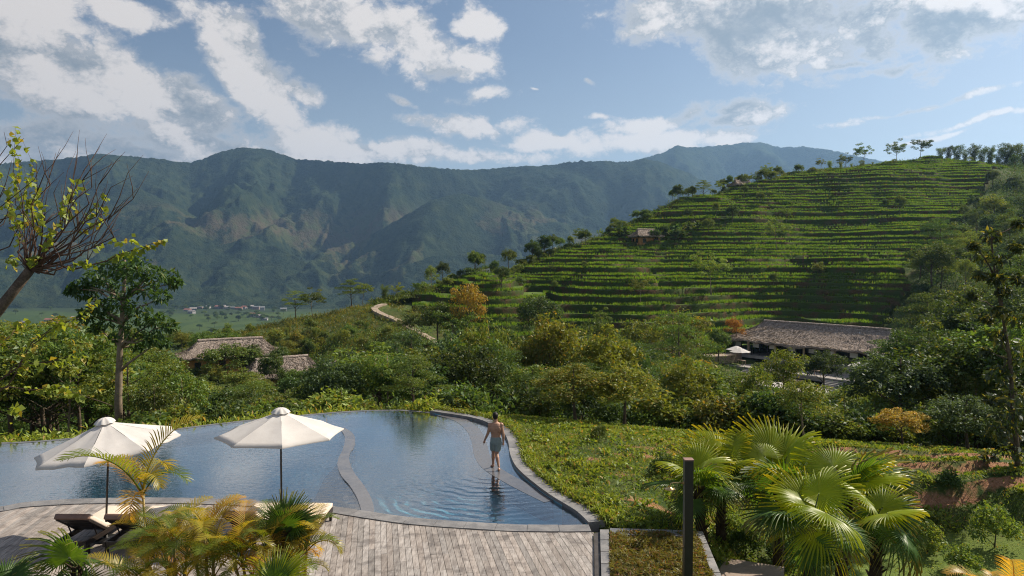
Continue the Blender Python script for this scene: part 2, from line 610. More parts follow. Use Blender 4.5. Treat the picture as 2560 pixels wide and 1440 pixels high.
CP += [(-60, 220, -32), (-30, 200, -18), (0, 230, -8), (-60, 320, -62), (-170, 200, -32), (-170, 320, -62), (0, 320, -45), (50, 320, 2), (110, 325, 22), (200, 330, 35), (30, 250, 4), (60, 275, 16), (-110, 150, -22), (-170, 120, -18), (220, 200, 45), (220, 100, 30), (120, 60, 12)]
CPA = np.array(CP)


def _fit():
    n = len(CPA)
    dm = np.hypot(CPA[:, 0][:, None] - CPA[:, 0], CPA[:, 1][:, None] - CPA[:, 1])
    A = np.zeros((n + 3, n + 3))
    A[:n, :n] = dm - np.eye(n) * 0.25
    A[:n, n] = 1; A[:n, n + 1:] = CPA[:, :2]
    A[n:, :n] = A[:n, n:].T
    return np.linalg.solve(A, np.concatenate([CPA[:, 2], [0, 0, 0]]))


_W = _fit()


def land0(x, y):
    x = np.asarray(x, float); y = np.asarray(y, float)
    sh = x.shape
    x = x.ravel(); y = y.ravel()
    out = np.empty(len(x))
    n = len(CPA)
    for a in range(0, len(x), 20000):
        xs, ys = x[a:a + 20000], y[a:a + 20000]
        out[a:a + 20000] = np.hypot(xs[:, None] - CPA[:, 0], ys[:, None] - CPA[:, 1]) @ _W[:n] + _W[n] + _W[n + 1] * xs + _W[n + 2] * ys
    return out.reshape(sh)


KNOLLS = [(at(u, v, d).x, d, rx, ry, kz) for (u, v, d, rx, ry, kz) in ((1235, 785, 138, 9, 12, 4.2), (1345, 715, 160, 7, 12, -3.6), (1480, 700, 163, 12, 10, 1.8), (2140, 735, 150, 10, 8, 4.0), (1965, 770, 142, 10, 8, -3.4),
                                                                              (1580, 770, 145, 12, 9, 3.2), (1700, 640, 182, 13, 12, -2.4), (1850, 690, 168, 12, 12, 1.9), (2270, 600, 195, 14, 12, 2.0), (2050, 560, 207, 14, 12, -2.0), (2200, 470, 237, 16, 12, 1.8), (1860, 560, 208, 10, 12, 1.6), (1780, 800, 134, 9, 7, -1.4), (1420, 820, 131, 9, 7, -1.5))]


def land(x, y):
    x = np.asarray(x, float); y = np.asarray(y, float)
    w = smooth01((y - 105) / 30)
    wig = 2.0 * fbm(x / 30, y / 30, 3, 3) + 0.5 * fbm(x / 10, y / 10, 2, 9)
    for (kx, ky, rx, ry, kz) in KNOLLS:
        wig = wig + 1.5 * kz * np.exp(-((x - kx) / rx) ** 2 - ((y - ky) / ry) ** 2)
    return land0(x, y) + w * wig + smooth01((y - 30) / 20) * 0.35 * fbm(x / 9, y / 9, 3, 4)


# terraced part of the hill
_rs = random.Random(4)
LEVELS = [-11.0]
while LEVELS[-1] < 54: LEVELS.append(LEVELS[-1] + _rs.choice((_rs.uniform(0.6, 1.0), _rs.uniform(0.9, 1.3), _rs.uniform(1.2, 1.9))))
LEVELS = np.array(LEVELS)
LEVMID = np.concatenate([[LEVELS[0] - .6], (LEVELS[1:] + LEVELS[:-1]) / 2])
_ry = np.array([100, 128, 135, 165, 195, 230, 262, 300]); _rx = np.array([62, 66, 72, 96, 120, 150, 180, 200])
_by = lambda x: np.interp(x, [-40, -26, -8, 10, 28, 40, 75], [150, 146, 120, 112, 111, 122, 124])


def terrace_mask(x, y):
    return (y > _by(x)) & (x < np.interp(y, _ry, _rx) + 3 * perlin(x * 0 + y / 9, y * 0 + .3, 2)) & (x > -34)


TX = np.arange(-34, 190, 0.75)
TY = np.arange(112, 284, 0.5)
_GX, _GY = np.meshgrid(TX, TY)
_H = land(_GX, _GY)
_HM = np.maximum.accumulate(_H, axis=0)
_CREST = TY[np.argmax(_H, axis=0)]                       # where the ridge is, for each column


def ground_z(x, y):
    """height to stand things on (one point)"""
    z = float(land(np.array([x]), np.array([y]))[0])
    i = int(round((x - TX[0]) / 0.75))
    if 0 <= i < len(TX) and y < _CREST[i] and bool(terrace_mask(np.array([x]), np.array([y]))[0]):
        z = float(LEVELS[max(0, int(np.searchsorted(LEVMID, z)) - 1)])
    return z


# ---------------------------------------------------------------- ground sheet
def build_ground():
    m, q = material('ground_soil_and_grass')
    p = world_pos(q)
    soil = q.n('ShaderNodeAttribute', attribute_name='soil').outputs['Fac']
    lawn = q.n('ShaderNodeAttribute', attribute_name='lawn').outputs['Fac']
    n1 = q.noise(p, 0.35, 6, 0.6); n2 = q.noise(p, 2.5, 6, 0.65); n3 = q.noise(p, 14, 5, 0.7)
    grass = q.mix(q.ramp(n2, 0.35, 0.65), (0.035, 0.062, 0.016), (0.085, 0.115, 0.03))
    grass = q.mix(q.ramp(n1, 0.45, 0.7), grass, (0.105, 0.10, 0.04))
    lw = q.mix(q.ramp(n2, 0.3, 0.7), (0.10, 0.15, 0.035), (0.155, 0.19, 0.05))
    lw = q.mix(q.ramp(n3, 0.3, 0.75), lw, (0.12, 0.17, 0.035))
    c = q.mix(lawn, grass, lw)
    so = q.mix(q.ramp(n3, 0.3, 0.7), (0.20, 0.095, 0.05), (0.36, 0.20, 0.12))
    sm = q.ramp(q.m('ADD', soil, q.m('MULTIPLY', q.m('SUBTRACT', n2, 0.5), 0.9)), 0.35, 0.6)
    c = q.mix(sm, c, so)
    hgt = q.m('ADD', q.m('MULTIPLY', n2, 0.6), n3)
    b = q.n('ShaderNodeBsdfPrincipled', i={'Base Color': c, 'Roughness': 0.95, 'Specular IOR Level': 0.1, 'Normal': bump(q, hgt, 0.8, 0.08)})
    finish(q, b)
    xs = np.concatenate([np.arange(-175, -22, 1.6), np.arange(-22, 34, 0.33), np.arange(34, 225, 1.6)])
    ys = np.concatenate([np.arange(2, 34, 0.33), np.arange(34, 335, 1.5)])
    X, Y = np.meshgrid(xs, ys)
    Z = land(X, Y)
    # low banks of bare soil, right of the palms
    near = (Y < 32) & (X > 9)
    Z = np.where(near, Z + 0, Z)
    sc = np.zeros_like(Z)
    bank_y = lambda k: 25.2 - 1.45 * k + 0.25 * np.sin(X * 0.7 + k) - 0.05 * (X - 14)
    for k in range(3):
        by = bank_y(k)
        st = smooth01((Y - by) / 0.3)
        w = smooth01((X - 9.5) / 2)
        Z = np.where(Y < 30, Z + w * (st - smooth01((Y - by + 0.7) / 2.9)) * 0.42, Z)
        sc = np.maximum(sc, w * np.exp(-((Y - by - 0.12) / 0.2) ** 2) * .95)
    # soil patches and the bare edge of the grass slope
    for (u, v, z, rx, ry, s) in ((1600, 1145, .1, 1.0, .28, 1), (1500, 1085, .2, 2.6, .22, .8), (1400, 1068, .2, 1.4, .2, .8), (1640, 1125, .1, 1.6, .3, .8), (1600, 1250, 0, 1.2, .3, .7), (1480, 1150, .2, .5, .6, .6),
                                 (1780, 1290, -.6, .6, .8, .6), (1560, 1190, .1, .5, .5, .6), (1680, 1270, -.1, 1.2, .35, .6)):
        c0 = atz(u, v, z)
        sc = np.maximum(sc, s * np.exp(-((X - c0.x) / rx) ** 2 - ((Y - c0.y) / ry) ** 2))
    lx = atz(2330, 1400, -1.9)
    lawn_a = smooth01((X - 6.6) / 1.5) * smooth01((21.3 - Y) / 0.8)
    Z = Z + np.where((Y < 30) & (X > 3), 0.06 * fbm(X / .8, Y / .8, 3, 8) * (1 - lawn_a), 0)
    # bare hillside behind the left houses is brownish
    sc = np.maximum(sc, 0.36 * np.exp(-((X + 36) / 14) ** 2 - ((Y - 134) / 9) ** 2))
    far_lawn = np.zeros_like(Z)
    # keep the sheet under the pool, the deck and the terraces
    cx, cy_ = POOL.mean(0)
    k = 1.0
    ins = inside(POOL, X, Y)
    Z = np.where(ins, -2.6, Z)
    tm = terrace_mask(X, Y)
    ci = np.clip(np.round((X - TX[0]) / 0.75).astype(int), 0, len(TX) - 1)
    tm &= (Y < _CREST[ci] - 1.0) & (X < 189)
    Z = np.where(tm, Z - 1.5, Z)
    me = mesh_np('ground', np.stack([X, Y, Z], -1).reshape(-1, 3), grid_faces(len(xs), len(ys)), m, True,
                 {'soil': sc.ravel(), 'lawn': lawn_a.ravel()})
    tag(link('ground', me), 'uneven grassy and wooded ground sloping away from the pool garden', 'ground', kind='structure')


def build_terraces():
    m, q = material('terrace_soil')
    p = world_pos(q)
    n1 = q.noise(p, 0.4, 6, 0.6); n2 = q.noise(p, 3.0, 5, 0.7)
    nz = q.n('ShaderNodeSeparateXYZ', i={0: q.n('ShaderNodeNewGeometry').outputs['True Normal']}).outputs[2]
    riser = q.mix(q.ramp(n2, 0.3, 0.7), (0.05, 0.034, 0.017), (0.105, 0.068, 0.036))
    riser = q.mix(q.ramp(n1, 0.36, 0.56), riser, (0.042, 0.066, 0.015))
    tread = q.mix(q.ramp(n1, 0.35, 0.65), (0.06, 0.10, 0.018), (0.10, 0.15, 0.03))
    tread = q.mix(q.ramp(n2, 0.62, 0.8), tread, (0.12, 0.08, 0.045))
    c = q.mix(q.ramp(nz, 0.75, 0.95), riser, tread)
    finish(q, q.n('ShaderNodeBsdfPrincipled', i={'Base Color': c, 'Roughness': 0.95, 'Specular IOR Level': 0.1, 'Normal': bump(q, n2, 0.8, 0.15)}))
    root = empty('terraced_hill', (60, 180, 0))
    tag(root, 'hillside cut into green rice terraces with brown earth banks', 'hill', kind='structure')
    inv = Vector((-60, -180, 0))
    nx = len(TX)
    zs = LEVELS
    edge = np.full((len(zs), nx), np.nan)
    _lw = np.stack([perlin(TX / 17, TX * 0 + k * 7.3, 3) for k in range(len(zs))])
    for j in range(nx):
        hm = _HM[:, j]; c = np.argmax(_H[:, j])
        lim = hm[c]
        lv = LEVMID + 0.7 * _lw[:, j]          # fields wander a little off the level
        ok = (lv > hm[0]) & (lv < lim)
        yy = np.interp(lv, hm[:c + 1] + np.arange(c + 1) * 1e-6, TY[:c + 1])
        edge[ok, j] = yy[ok]
    tufts = []
    for k in range(len(zs)):
        nxt = edge[k + 1] if k + 1 < len(zs) else np.full(nx, np.nan)
        back = np.where(np.isnan(nxt), _CREST + 0.5, nxt)
        good = ~np.isnan(edge[k])
        e = np.where(good, edge[k], 0)
        good &= terrace_mask(TX, e)
        # treads end now and then, like the fields of different owners
        j = 0
        while j < nx:
            if not good[j]:
                j += 1; continue
            a = j
            while j < nx and good[j]: j += 1
            if j - a < 5: continue
            sl = slice(a, j)
            x = TX[sl]; y0 = e[sl] + 0.0; y1 = np.maximum(back[sl], y0 + 0.25)
            wob = 0.12 * perlin(x / 2.2, x * 0 + k * 3.1, 5)
            z = zs[k] + 0.10 * perlin(x / 6, x * 0 + k * 1.7, 7)
            n = len(x)
            rows = [np.stack([x, y0 - 0.42 + wob, np.full(n, zs[k] - (zs[k] - zs[k - 1] if k else 1.2) - 0.25)], 1),
                    np.stack([x, y0 - 0.18 + wob, z - .55], 1),
                    np.stack([x, y0 + wob, z - 0.08], 1),
                    np.stack([x, y0 + 0.18 + wob, z], 1),
                    np.stack([x, y1 + 0.3, z], 1)]
            V = np.concatenate(rows) + np.array([inv.x, inv.y, 0])
            me = mesh_np('terrace', V, grid_faces(n, 5), m, True)
            link('terrace', me, root)
            # rice growing along this tread
            L = (x[-1] - x[0])
            cnt = int(L / 0.030)
            tx = x[0] + RNG.random(cnt) * L
            ty0 = np.interp(tx, x, y0 + wob); ty1 = np.interp(tx, x, y1)
            dep = np.minimum(RNG.random(cnt) ** 1.3 * 3.4, (ty1 - ty0) * 0.95)
            tufts.append(np.stack([tx, ty0 + 0.1 + dep, np.interp(tx, x, z) - 0.04, np.full(cnt, k)], 1))
    T = np.concatenate(tufts)
    # plots that are bare or thin
    dn = fbm(T[:, 0] / 14, T[:, 1] / 7, 3, 21)
    pr = np.clip(.9 + dn * 2.1 + .9 * perlin(T[:, 0] / 9, T[:, 3] * 5.7, 77), 0.10, 1)
    b0 = at(2080, 465, 236)
    pr *= 1 - 0.85 * np.exp(-((T[:, 0] - b0.x) / 22) ** 2 - ((T[:, 1] - b0.y) / 9) ** 2)
    T = T[RNG.random(len(T)) < pr]
    n = len(T)
    NB = 3
    c = np.repeat(T[:, :3], NB, 0)
    nb = n * NB
    c[:, 0] += RNG.normal(0, 0.10, nb); c[:, 1] += RNG.normal(0, 0.10, nb)
    a = RNG.random(nb) * 2 * math.pi
    h = 0.34 + 0.36 * RNG.random(nb)
    h *= 1 + 0.35 * perlin(c[:, 0] / 5, c[:, 1] / 3, 31)
    w = 0.06 + 0.05 * RNG.random(nb)
    dx, dy = np.cos(a), np.sin(a)
    lean = RNG.random(nb) * 0.30
    la = RNG.random(nb) * 2 * math.pi
    V = np.empty((nb, 3, 3))
    V[:, 0] = c + np.stack([dx * w, dy * w, 0 * w], 1)
    V[:, 1] = c - np.stack([dx * w, dy * w, 0 * w], 1)
    V[:, 2] = c + np.stack([np.cos(la) * lean, np.sin(la) * lean - 0.12, h], 1)
    rnd = np.repeat(np.clip(0.5 + 0.55 * fbm(c[:, 0] / 11, c[:, 1] / 5, 2, 41) + RNG.normal(0, .18, nb), 0, 1), 3)
    me = mesh_np('rice_grass', V.reshape(-1, 3), np.arange(nb * 3).reshape(-1, 3), M_RICE, False, {'rnd': rnd})
    tag(link('rice_grass', me), 'bright green rice growing along the terraces of the hill', 'rice', kind='stuff')


M_RICE = mat_leaf('rice_leaf', (0.048, 0.115, 0.015), (0.125, 0.215, 0.03), (0.2, 0.17, 0.045), 0.05, trans=0.55, hue_var=0, gloss=0.1)
build_ground()
build_terraces()


# ---------------------------------------------------------------- valley floor, mountains
VALLEY = -120.0


def build_valley():
    m, q = material('valley_fields')
    p = world_pos(q)
    vo = q.n('ShaderNodeTexVoronoi', i={'Vector': q.vm('MULTIPLY', p, (0.012, 0.006, 0)), 'Scale': 1.0, 'Randomness': 0.9})
    s = q.n('ShaderNodeSeparateXYZ', i={0: vo.outputs['Color']}).outputs[0]
    n1 = q.noise(p, 0.004, 4, 0.5); n2 = q.noise(p, 0.05, 5, 0.6)
    f = q.mix(s, (0.03, 0.056, 0.014), (0.055, 0.085, 0.02))
    f = q.mix(q.ramp(n2, 0.4, 0.7), f, (0.045, 0.07, 0.018))
    wood = q.mix(q.ramp(n2, 0.35, 0.65), (0.02, 0.035, 0.014), (0.04, 0.06, 0.022))
    sp = q.n('ShaderNodeSeparateXYZ', i={0: p})
    wy = q.ramp(q.m('ADD', sp.outputs[1], q.m('MULTIPLY', q.m('SUBTRACT', n1, 0.5), 600.0)), 1850, 1950)
    near = q.ramp(sp.outputs[2], -112, -104)
    c = q.mix(q.m('MAXIMUM', wy, near), f, wood)
    finish(q, q.n('ShaderNodeBsdfPrincipled', i={'Base Color': c, 'Roughness': 0.95, 'Specular IOR Level': 0.1, 'Normal': bump(q, n2, 0.6, 2.0)}))
    xs = np.linspace(-3800, 3800, 160)
    ys = np.concatenate([np.linspace(300, 900, 40), np.linspace(930, 3000, 30)])
    X, Y = np.meshgrid(xs, ys)
    t = smooth01((Y - 300) / 480)
    Z = -64 + (VALLEY + 64) * t + (1 - t) * 6 * fbm(X / 120, Y / 120, 3, 12) - 4
    Z = np.where(Y > 900, VALLEY, Z)
    tag(link('valley_floor', mesh_np('valley_floor', np.stack([X, Y, Z], -1).reshape(-1, 3), grid_faces(len(xs), len(ys)), m, True)),
        'flat green fields on the valley floor far below', 'valley', kind='structure')


def mountain(name, sky, d0, d1, u0, u1, nu, nt, label, seed, mat, amp=1.0):
    """a range: the crest follows the sky line given in pixels, the foot stands on the valley floor"""
    us = np.linspace(u0, u1, nu)
    sv = np.interp(us, [s[0] for s in sky], [s[1] for s in sky])
    a = (us - 1280) / FPX
    ts = np.concatenate([np.linspace(0, 1, nt), np.linspace(1.02, 1.5, 14)])
    A, T = np.meshgrid(a, ts)
    SV = np.meshgrid(sv, ts)[0]
    dr = d1 * (1 + 0.05 * np.sin(us / 260.0) + 0.03 * np.sin(us / 97.0 + 1))
    DR = np.meshgrid(dr, ts)[0]
    Y = d0 + (DR - d0) * T
    X = A * Y
    slope = (720.0 - SV) / FPX
    ZR = CAMH + (slope * math.cos(PITCH) - math.sin(PITCH)) / (math.cos(PITCH) + slope * math.sin(PITCH)) * DR
    Tc = np.clip(T, 0, 1)
    prof = 0.16 * Tc + 0.84 * Tc ** 1.55
    Z = VALLEY - 2 + (ZR - VALLEY) * prof
    over = np.clip(T - 1, 0, None)
    Z -= over * (ZR - VALLEY) * 1.1
    env = np.clip(Tc * (1 - Tc) * 4, 0, 1) ** 0.75
    # spurs and ravines run down from the crest
    wx = X + 260 * fbm(X / 900, Y / 900, 3, seed)
    sp = ridged(wx / 620, Y / 1500, 4, seed + 3) - 0.62
    sp2 = ridged((wx + .35 * Y) / 260 + 9, Y / 380, 4, seed + 8) - 0.62
    Z += amp * env * (130 * sp + 70 * sp2 + 300 * fbm(wx / 520, Y / 900, 2, seed + 13) + 110 * fbm(X / 230, Y / 260, 4, seed + 15))
    Z += amp * (Tc ** 0.5) * 7 * fbm(X / 45, Y / 45, 3, seed + 17) * (1 - over)
    # tree crowns
    can = np.clip(Tc * 6, 0, 1)
    Z += can * (RNG.random(Z.shape) - 0.4) * 9.0 * (0.6 + 0.7 * fbm(X / 150, Y / 150, 2, 33))
    Z = np.maximum(Z, VALLEY - 3)
    me = mesh_np(name, np.stack([X, Y, Z], -1).reshape(-1, 3), grid_faces(nu, len(ts)), mat, True)
    tag(link(name, me), label, 'mountain', kind='structure')


def mat_mountain():
    m, q = material('mountain_forest')
    p = world_pos(q)
    n1 = q.noise(p, 0.0021, 5, 0.55); n2 = q.noise(p, 0.02, 6, 0.65); n3 = q.noise(p, 0.09, 4, 0.7)
    fo = q.mix(q.ramp(n3, 0.3, 0.7), (0.009, 0.020, 0.014), (0.032, 0.047, 0.027))
    fo = q.mix(q.ramp(n2, 0.4, 0.7), fo, (0.042, 0.056, 0.026))
    cl = q.mix(q.ramp(n2, 0.4, 0.62), (0.13, 0.094, 0.06), (0.07, 0.08, 0.034))
    z = q.n('ShaderNodeSeparateXYZ', i={0: p}).outputs[2]
    lowmid = q.m('MULTIPLY', q.ramp(z, -90, 20), q.ramp(z, 300, 170))
    k = q.ramp(q.m('ADD', n1, q.m('MULTIPLY', q.m('SUBTRACT', n2, 0.5), 0.28)), 0.545, 0.585)
    c = q.mix(q.m('MULTIPLY', q.m('MULTIPLY', k, lowmid), 0.6), fo, cl)
    h = q.m('ADD', q.m('MULTIPLY', n3, 1.0), q.m('MULTIPLY', n2, 1.2))
    finish(q, q.n('ShaderNodeBsdfPrincipled', i={'Base Color': c, 'Roughness': 1.0, 'Specular IOR Level': 0.0, 'Normal': bump(q, h, 0.9, 9.0)}))
    return m


M_MOUNT = mat_mountain()
build_valley()
mountain('mountain_range', [(-900, 440), (-300, 410), (0, 408), (130, 398), (200, 392), (245, 384), (330, 390), (420, 398), (478, 407), (520, 392), (560, 377), (600, 370), (650, 369), (690, 378), (740, 396), (800, 400), (860, 405),
         (920, 408), (960, 404), (1000, 408), (1060, 415), (1100, 420), (1180, 424), (1240, 420), (1300, 415), (1350, 416), (1440, 402), (1500, 401), (1560, 403), (1610, 396), (1700, 425), (1800, 470), (1900, 520), (2000, 575), (2200, 640), (2700, 700)],
         2140, 3500, -850, 2400, 860, 230, 'long forested mountain range across the valley with bare tan clearings', 2, M_MOUNT)
mountain('mountain_spur', [(-900, 560), (-300, 540), (0, 505), (110, 470), (230, 452), (330, 462), (430, 505), (520, 560), (620, 610), (720, 655), (790, 668), (850, 640), (930, 585), (1010, 540), (1080, 500), (1150, 482), (1230, 500), (1320, 535), (1420, 560), (1560, 590), (1800, 650), (2400, 720)],
         2150, 2950, -850, 2000, 620, 120, 'wooded spurs in front of the main mountain crest, folded into ravines', 12, M_MOUNT, .55)
mountain('foothill', [(-900, 690), (-200, 660), (50, 640), (200, 612), (330, 604), (470, 632), (600, 600), (700, 618), (800, 676), (880, 700), (980, 672), (1080, 640), (1180, 632), (1300, 640), (1500, 670), (1900, 730)],
         2100, 2560, -850, 1700, 520, 80, 'low wooded foothills at the edge of the valley floor', 22, M_MOUNT, .4)
mountain('far_mountain', [(900, 620), (1200, 520), (1400, 450), (1560, 408), (1600, 397), (1660, 380), (1690, 362), (1720, 368), (1780, 365), (1850, 356), (1900, 356), (1950, 368), (2000, 366), (2060, 372), (2120, 386), (2200, 402), (2400, 430), (2700, 450), (3200, 440)],
         3200, 4700, 1100, 3100, 460, 130, 'hazy blue mountain behind the crest of the terraced hill', 6, M_MOUNT, 1.3)

# ---------------------------------------------------------------- haze
def build_haze():
    m = bpy.data.materials.new('haze')
    m.use_nodes = True
    q = NT(m.node_tree)
    out = q.n('ShaderNodeOutputMaterial')
    pv = q.n('ShaderNodeVolumePrincipled', i={'Color': (0.35, 0.61, 1.0, 1), 'Density': 0.000084, 'Anisotropy': 0.45})
    q.t.links.new(pv.outputs[0], out.inputs['Volume'])
    mb = MB()
    mb.box((0, 3700, 410), (11000, 8400, 1070))
    o = mb.build('haze', m)
    tag(o, 'pale bluish haze in the air over the valley', 'haze', kind='stuff')


build_haze()

# ---------------------------------------------------------------- pool
def mat_stone(name, c1, c2, scale=3.0, rough=0.55, bumps=0.25):
    m, q = material(name)
    p = world_pos(q)
    oi = q.n('ShaderNodeObjectInfo').outputs['Random']
    n1 = q.noise(p, scale, 6, 0.62); n2 = q.noise(p, scale * 9, 5, 0.65)
    f = q.m('ADD', q.m('MULTIPLY', n1, 0.55), q.m('MULTIPLY', n2, 0.45))
    c = q.mix(q.ramp(f, 0.33, 0.67), c1, c2)
    c = q.n('ShaderNodeHueSaturation', i={'Value': q.m('MULTIPLY_ADD', oi, 0.3, 0.85), 'Color': c}).outputs[0]
    finish(q, q.n('ShaderNodeBsdfPrincipled', i={'Base Color': c, 'Roughness': q.ramp(n1, 0.2, 0.8, rough - .12, rough + .12), 'Specular IOR Level': 0.4, 'Normal': bump(q, f, bumps, 0.01)}))
    return m


M_COPING = mat_stone('grey_slate', (0.125, 0.123, 0.126), (0.235, 0.228, 0.228))
M_COPING_D = mat_stone('dark_and_shaded_slate', (0.085, 0.09, 0.10), (0.16, 0.165, 0.18))
M_WEIR = mat_stone('wet_slate', (0.10, 0.10, 0.108), (0.15, 0.147, 0.153), 2, 0.17, 0.05)
M_CONCRETE = mat_stone('pale_concrete', (0.22, 0.165, 0.135), (0.33, 0.26, 0.215), 2, 0.8)


def mat_basin():
    m, q = material('pool_tile')
    p = world_pos(q)
    n1 = q.noise(p, 0.35, 5, 0.6)
    rot = q.n('ShaderNodeMapping', i={'Vector': p, 'Rotation': (0, 0, 0.18)}).outputs[0]
    br = q.n('ShaderNodeTexBrick', offset=0.0, i={'Vector': rot, 'Color1': (0.17, 0.44, 0.56, 1), 'Color2': (0.19, 0.47, 0.59, 1), 'Mortar': (0.28, 0.55, 0.64, 1), 'Scale': 1.0, 'Mortar Size': 0.012, 'Brick Width': 0.8, 'Row Height': 0.8})
    c = q.mix(q.ramp(n1, 0.3, 0.7), br.outputs[0], (0.145, 0.39, 0.52))
    finish(q, q.n('ShaderNodeBsdfPrincipled', i={'Base Color': c, 'Roughness': 0.6}))
    return m


def mat_water():
    m, q = material('pool_water')
    p = world_pos(q)
    c0 = atz(1240, 1186, 0)
    rel = q.vm('SUBTRACT', p, (c0.x, c0.y, 0))
    dist = q.vm('LENGTH', q.vm('MULTIPLY', rel, (1, 1, 0)))
    wob = q.noise(p, 1.1, 3, 0.5)
    ph = q.m('MULTIPLY', q.m('ADD', dist, q.m('MULTIPLY', wob, 0.55)), 17.0)
    ring = q.m('SINE', ph)
    # rings made by the walking feet spread over the open water on the near side
    sp = q.n('ShaderNodeSeparateXYZ', i={0: rel})
    side = q.ramp(sp.outputs[1], 1.0, -1.2)
    decay = q.m('MULTIPLY', q.ramp(dist, 6.5, 1.5), side)
    breakup = q.ramp(q.noise(q.vm('MULTIPLY', p, (0.5, 1.6, 1)), 1.0, 3, 0.5), 0.35, 0.65)
    ring = q.m('MULTIPLY', q.m('MULTIPLY', ring, decay), breakup)
    f1 = q.noise(q.vm('MULTIPLY', p, (1.0, 1.8, 1)), 4.2, 3, 0.55, dist=0.4)
    f2 = q.noise(q.vm('MULTIPLY', p, (1.0, 1.6, 1)), 13.0, 2, 0.5)
    calm = q.ramp(q.noise(p, 0.25, 3, 0.5), 0.3, 0.7, 0.35, 1.0)
    fine = q.m('MULTIPLY', q.m('ADD', q.m('MULTIPLY', f1, 0.8), q.m('MULTIPLY', f2, 0.22)), calm)
    h = q.m('ADD', q.m('MULTIPLY', ring, 0.17), q.m('MULTIPLY', fine, 0.48))
    nrm = bump(q, h, 0.46, 0.05)
    fr = q.n('ShaderNodeFresnel', i={'IOR': 1.36, 'Normal': nrm})
    gl = q.n('ShaderNodeBsdfGlossy', i={'Color': (1, 1, 1, 1), 'Roughness': 0.02, 'Normal': nrm})
    tr = q.n('ShaderNodeBsdfTransparent', i={'Color': (0.76, 0.92, 0.96, 1)})
    fac = q.m('MULTIPLY_ADD', fr.outputs[0], 2.1, 0.03, clamp=True)
    finish(q, q.n('ShaderNodeMixShader', i={0: fac, 1: tr.outputs[0], 2: gl.outputs[0]}))
    return m


M_BASIN = mat_basin()
M_WATER = mat_water()


def poly_mesh(name, poly, z, mat):
    bm = bmesh.new()
    f = bm.faces.new([bm.verts.new((p[0], p[1], z)) for p in poly])
    f.normal_update()
    if f.normal.z < 0: f.normal_flip()
    bmesh.ops.triangulate(bm, faces=[f])
    me = bpy.data.meshes.new(name)
    bm.to_mesh(me); bm.free()
    me.materials.append(mat)
    return me


def strip_prism(mb, A, B, z0, z1):
    """solid band between two polylines of equal length"""
    n = len(A)
    vs = []
    for i in range(n):
        for (c, z) in ((A, z0), (A, z1), (B, z1), (B, z0)):
            vs.append((c[i][0], c[i][1], z))
    fs = []
    for i in range(n - 1):
        for k in range(4):
            k2 = (k + 1) % 4
            fs.append((i * 4 + k, i * 4 + k2, (i + 1) * 4 + k2, (i + 1) * 4 + k))
    fs += [(3, 2, 1, 0), tuple((n - 1) * 4 + k for k in range(4))]
    mb.add(vs, fs)


def recalc(me):
    bm = bmesh.new(); bm.from_mesh(me)
    bmesh.ops.recalc_face_normals(bm, faces=bm.faces)
    bm.to_mesh(me); bm.free()


def stones(root, name, curve, w_in, w_out, z0, z1, length, mat, joint=0.012, zj=0.004):
    seg = np.linalg.norm(np.diff(curve, axis=0), axis=1)
    s = np.concatenate([[0], np.cumsum(seg)])
    n = max(1, int(round(s[-1] / length)))
    cuts = np.linspace(0, s[-1], n + 1)
    A = offset_curve(curve, w_in); B = offset_curve(curve, w_out)
    for i in range(n):
        tt = np.linspace(cuts[i] + joint / 2, cuts[i + 1] - joint / 2, 5)
        a = np.stack([np.interp(tt, s, A[:, 0]), np.interp(tt, s, A[:, 1])], 1)
        b = np.stack([np.interp(tt, s, B[:, 0]), np.interp(tt, s, B[:, 1])], 1)
        mb = MB()
        dz = random.uniform(-zj, zj)
        strip_prism(mb, a, b, z0, z1 + dz)
        o = mb.build(name, mat, root)
        recalc(o.data)


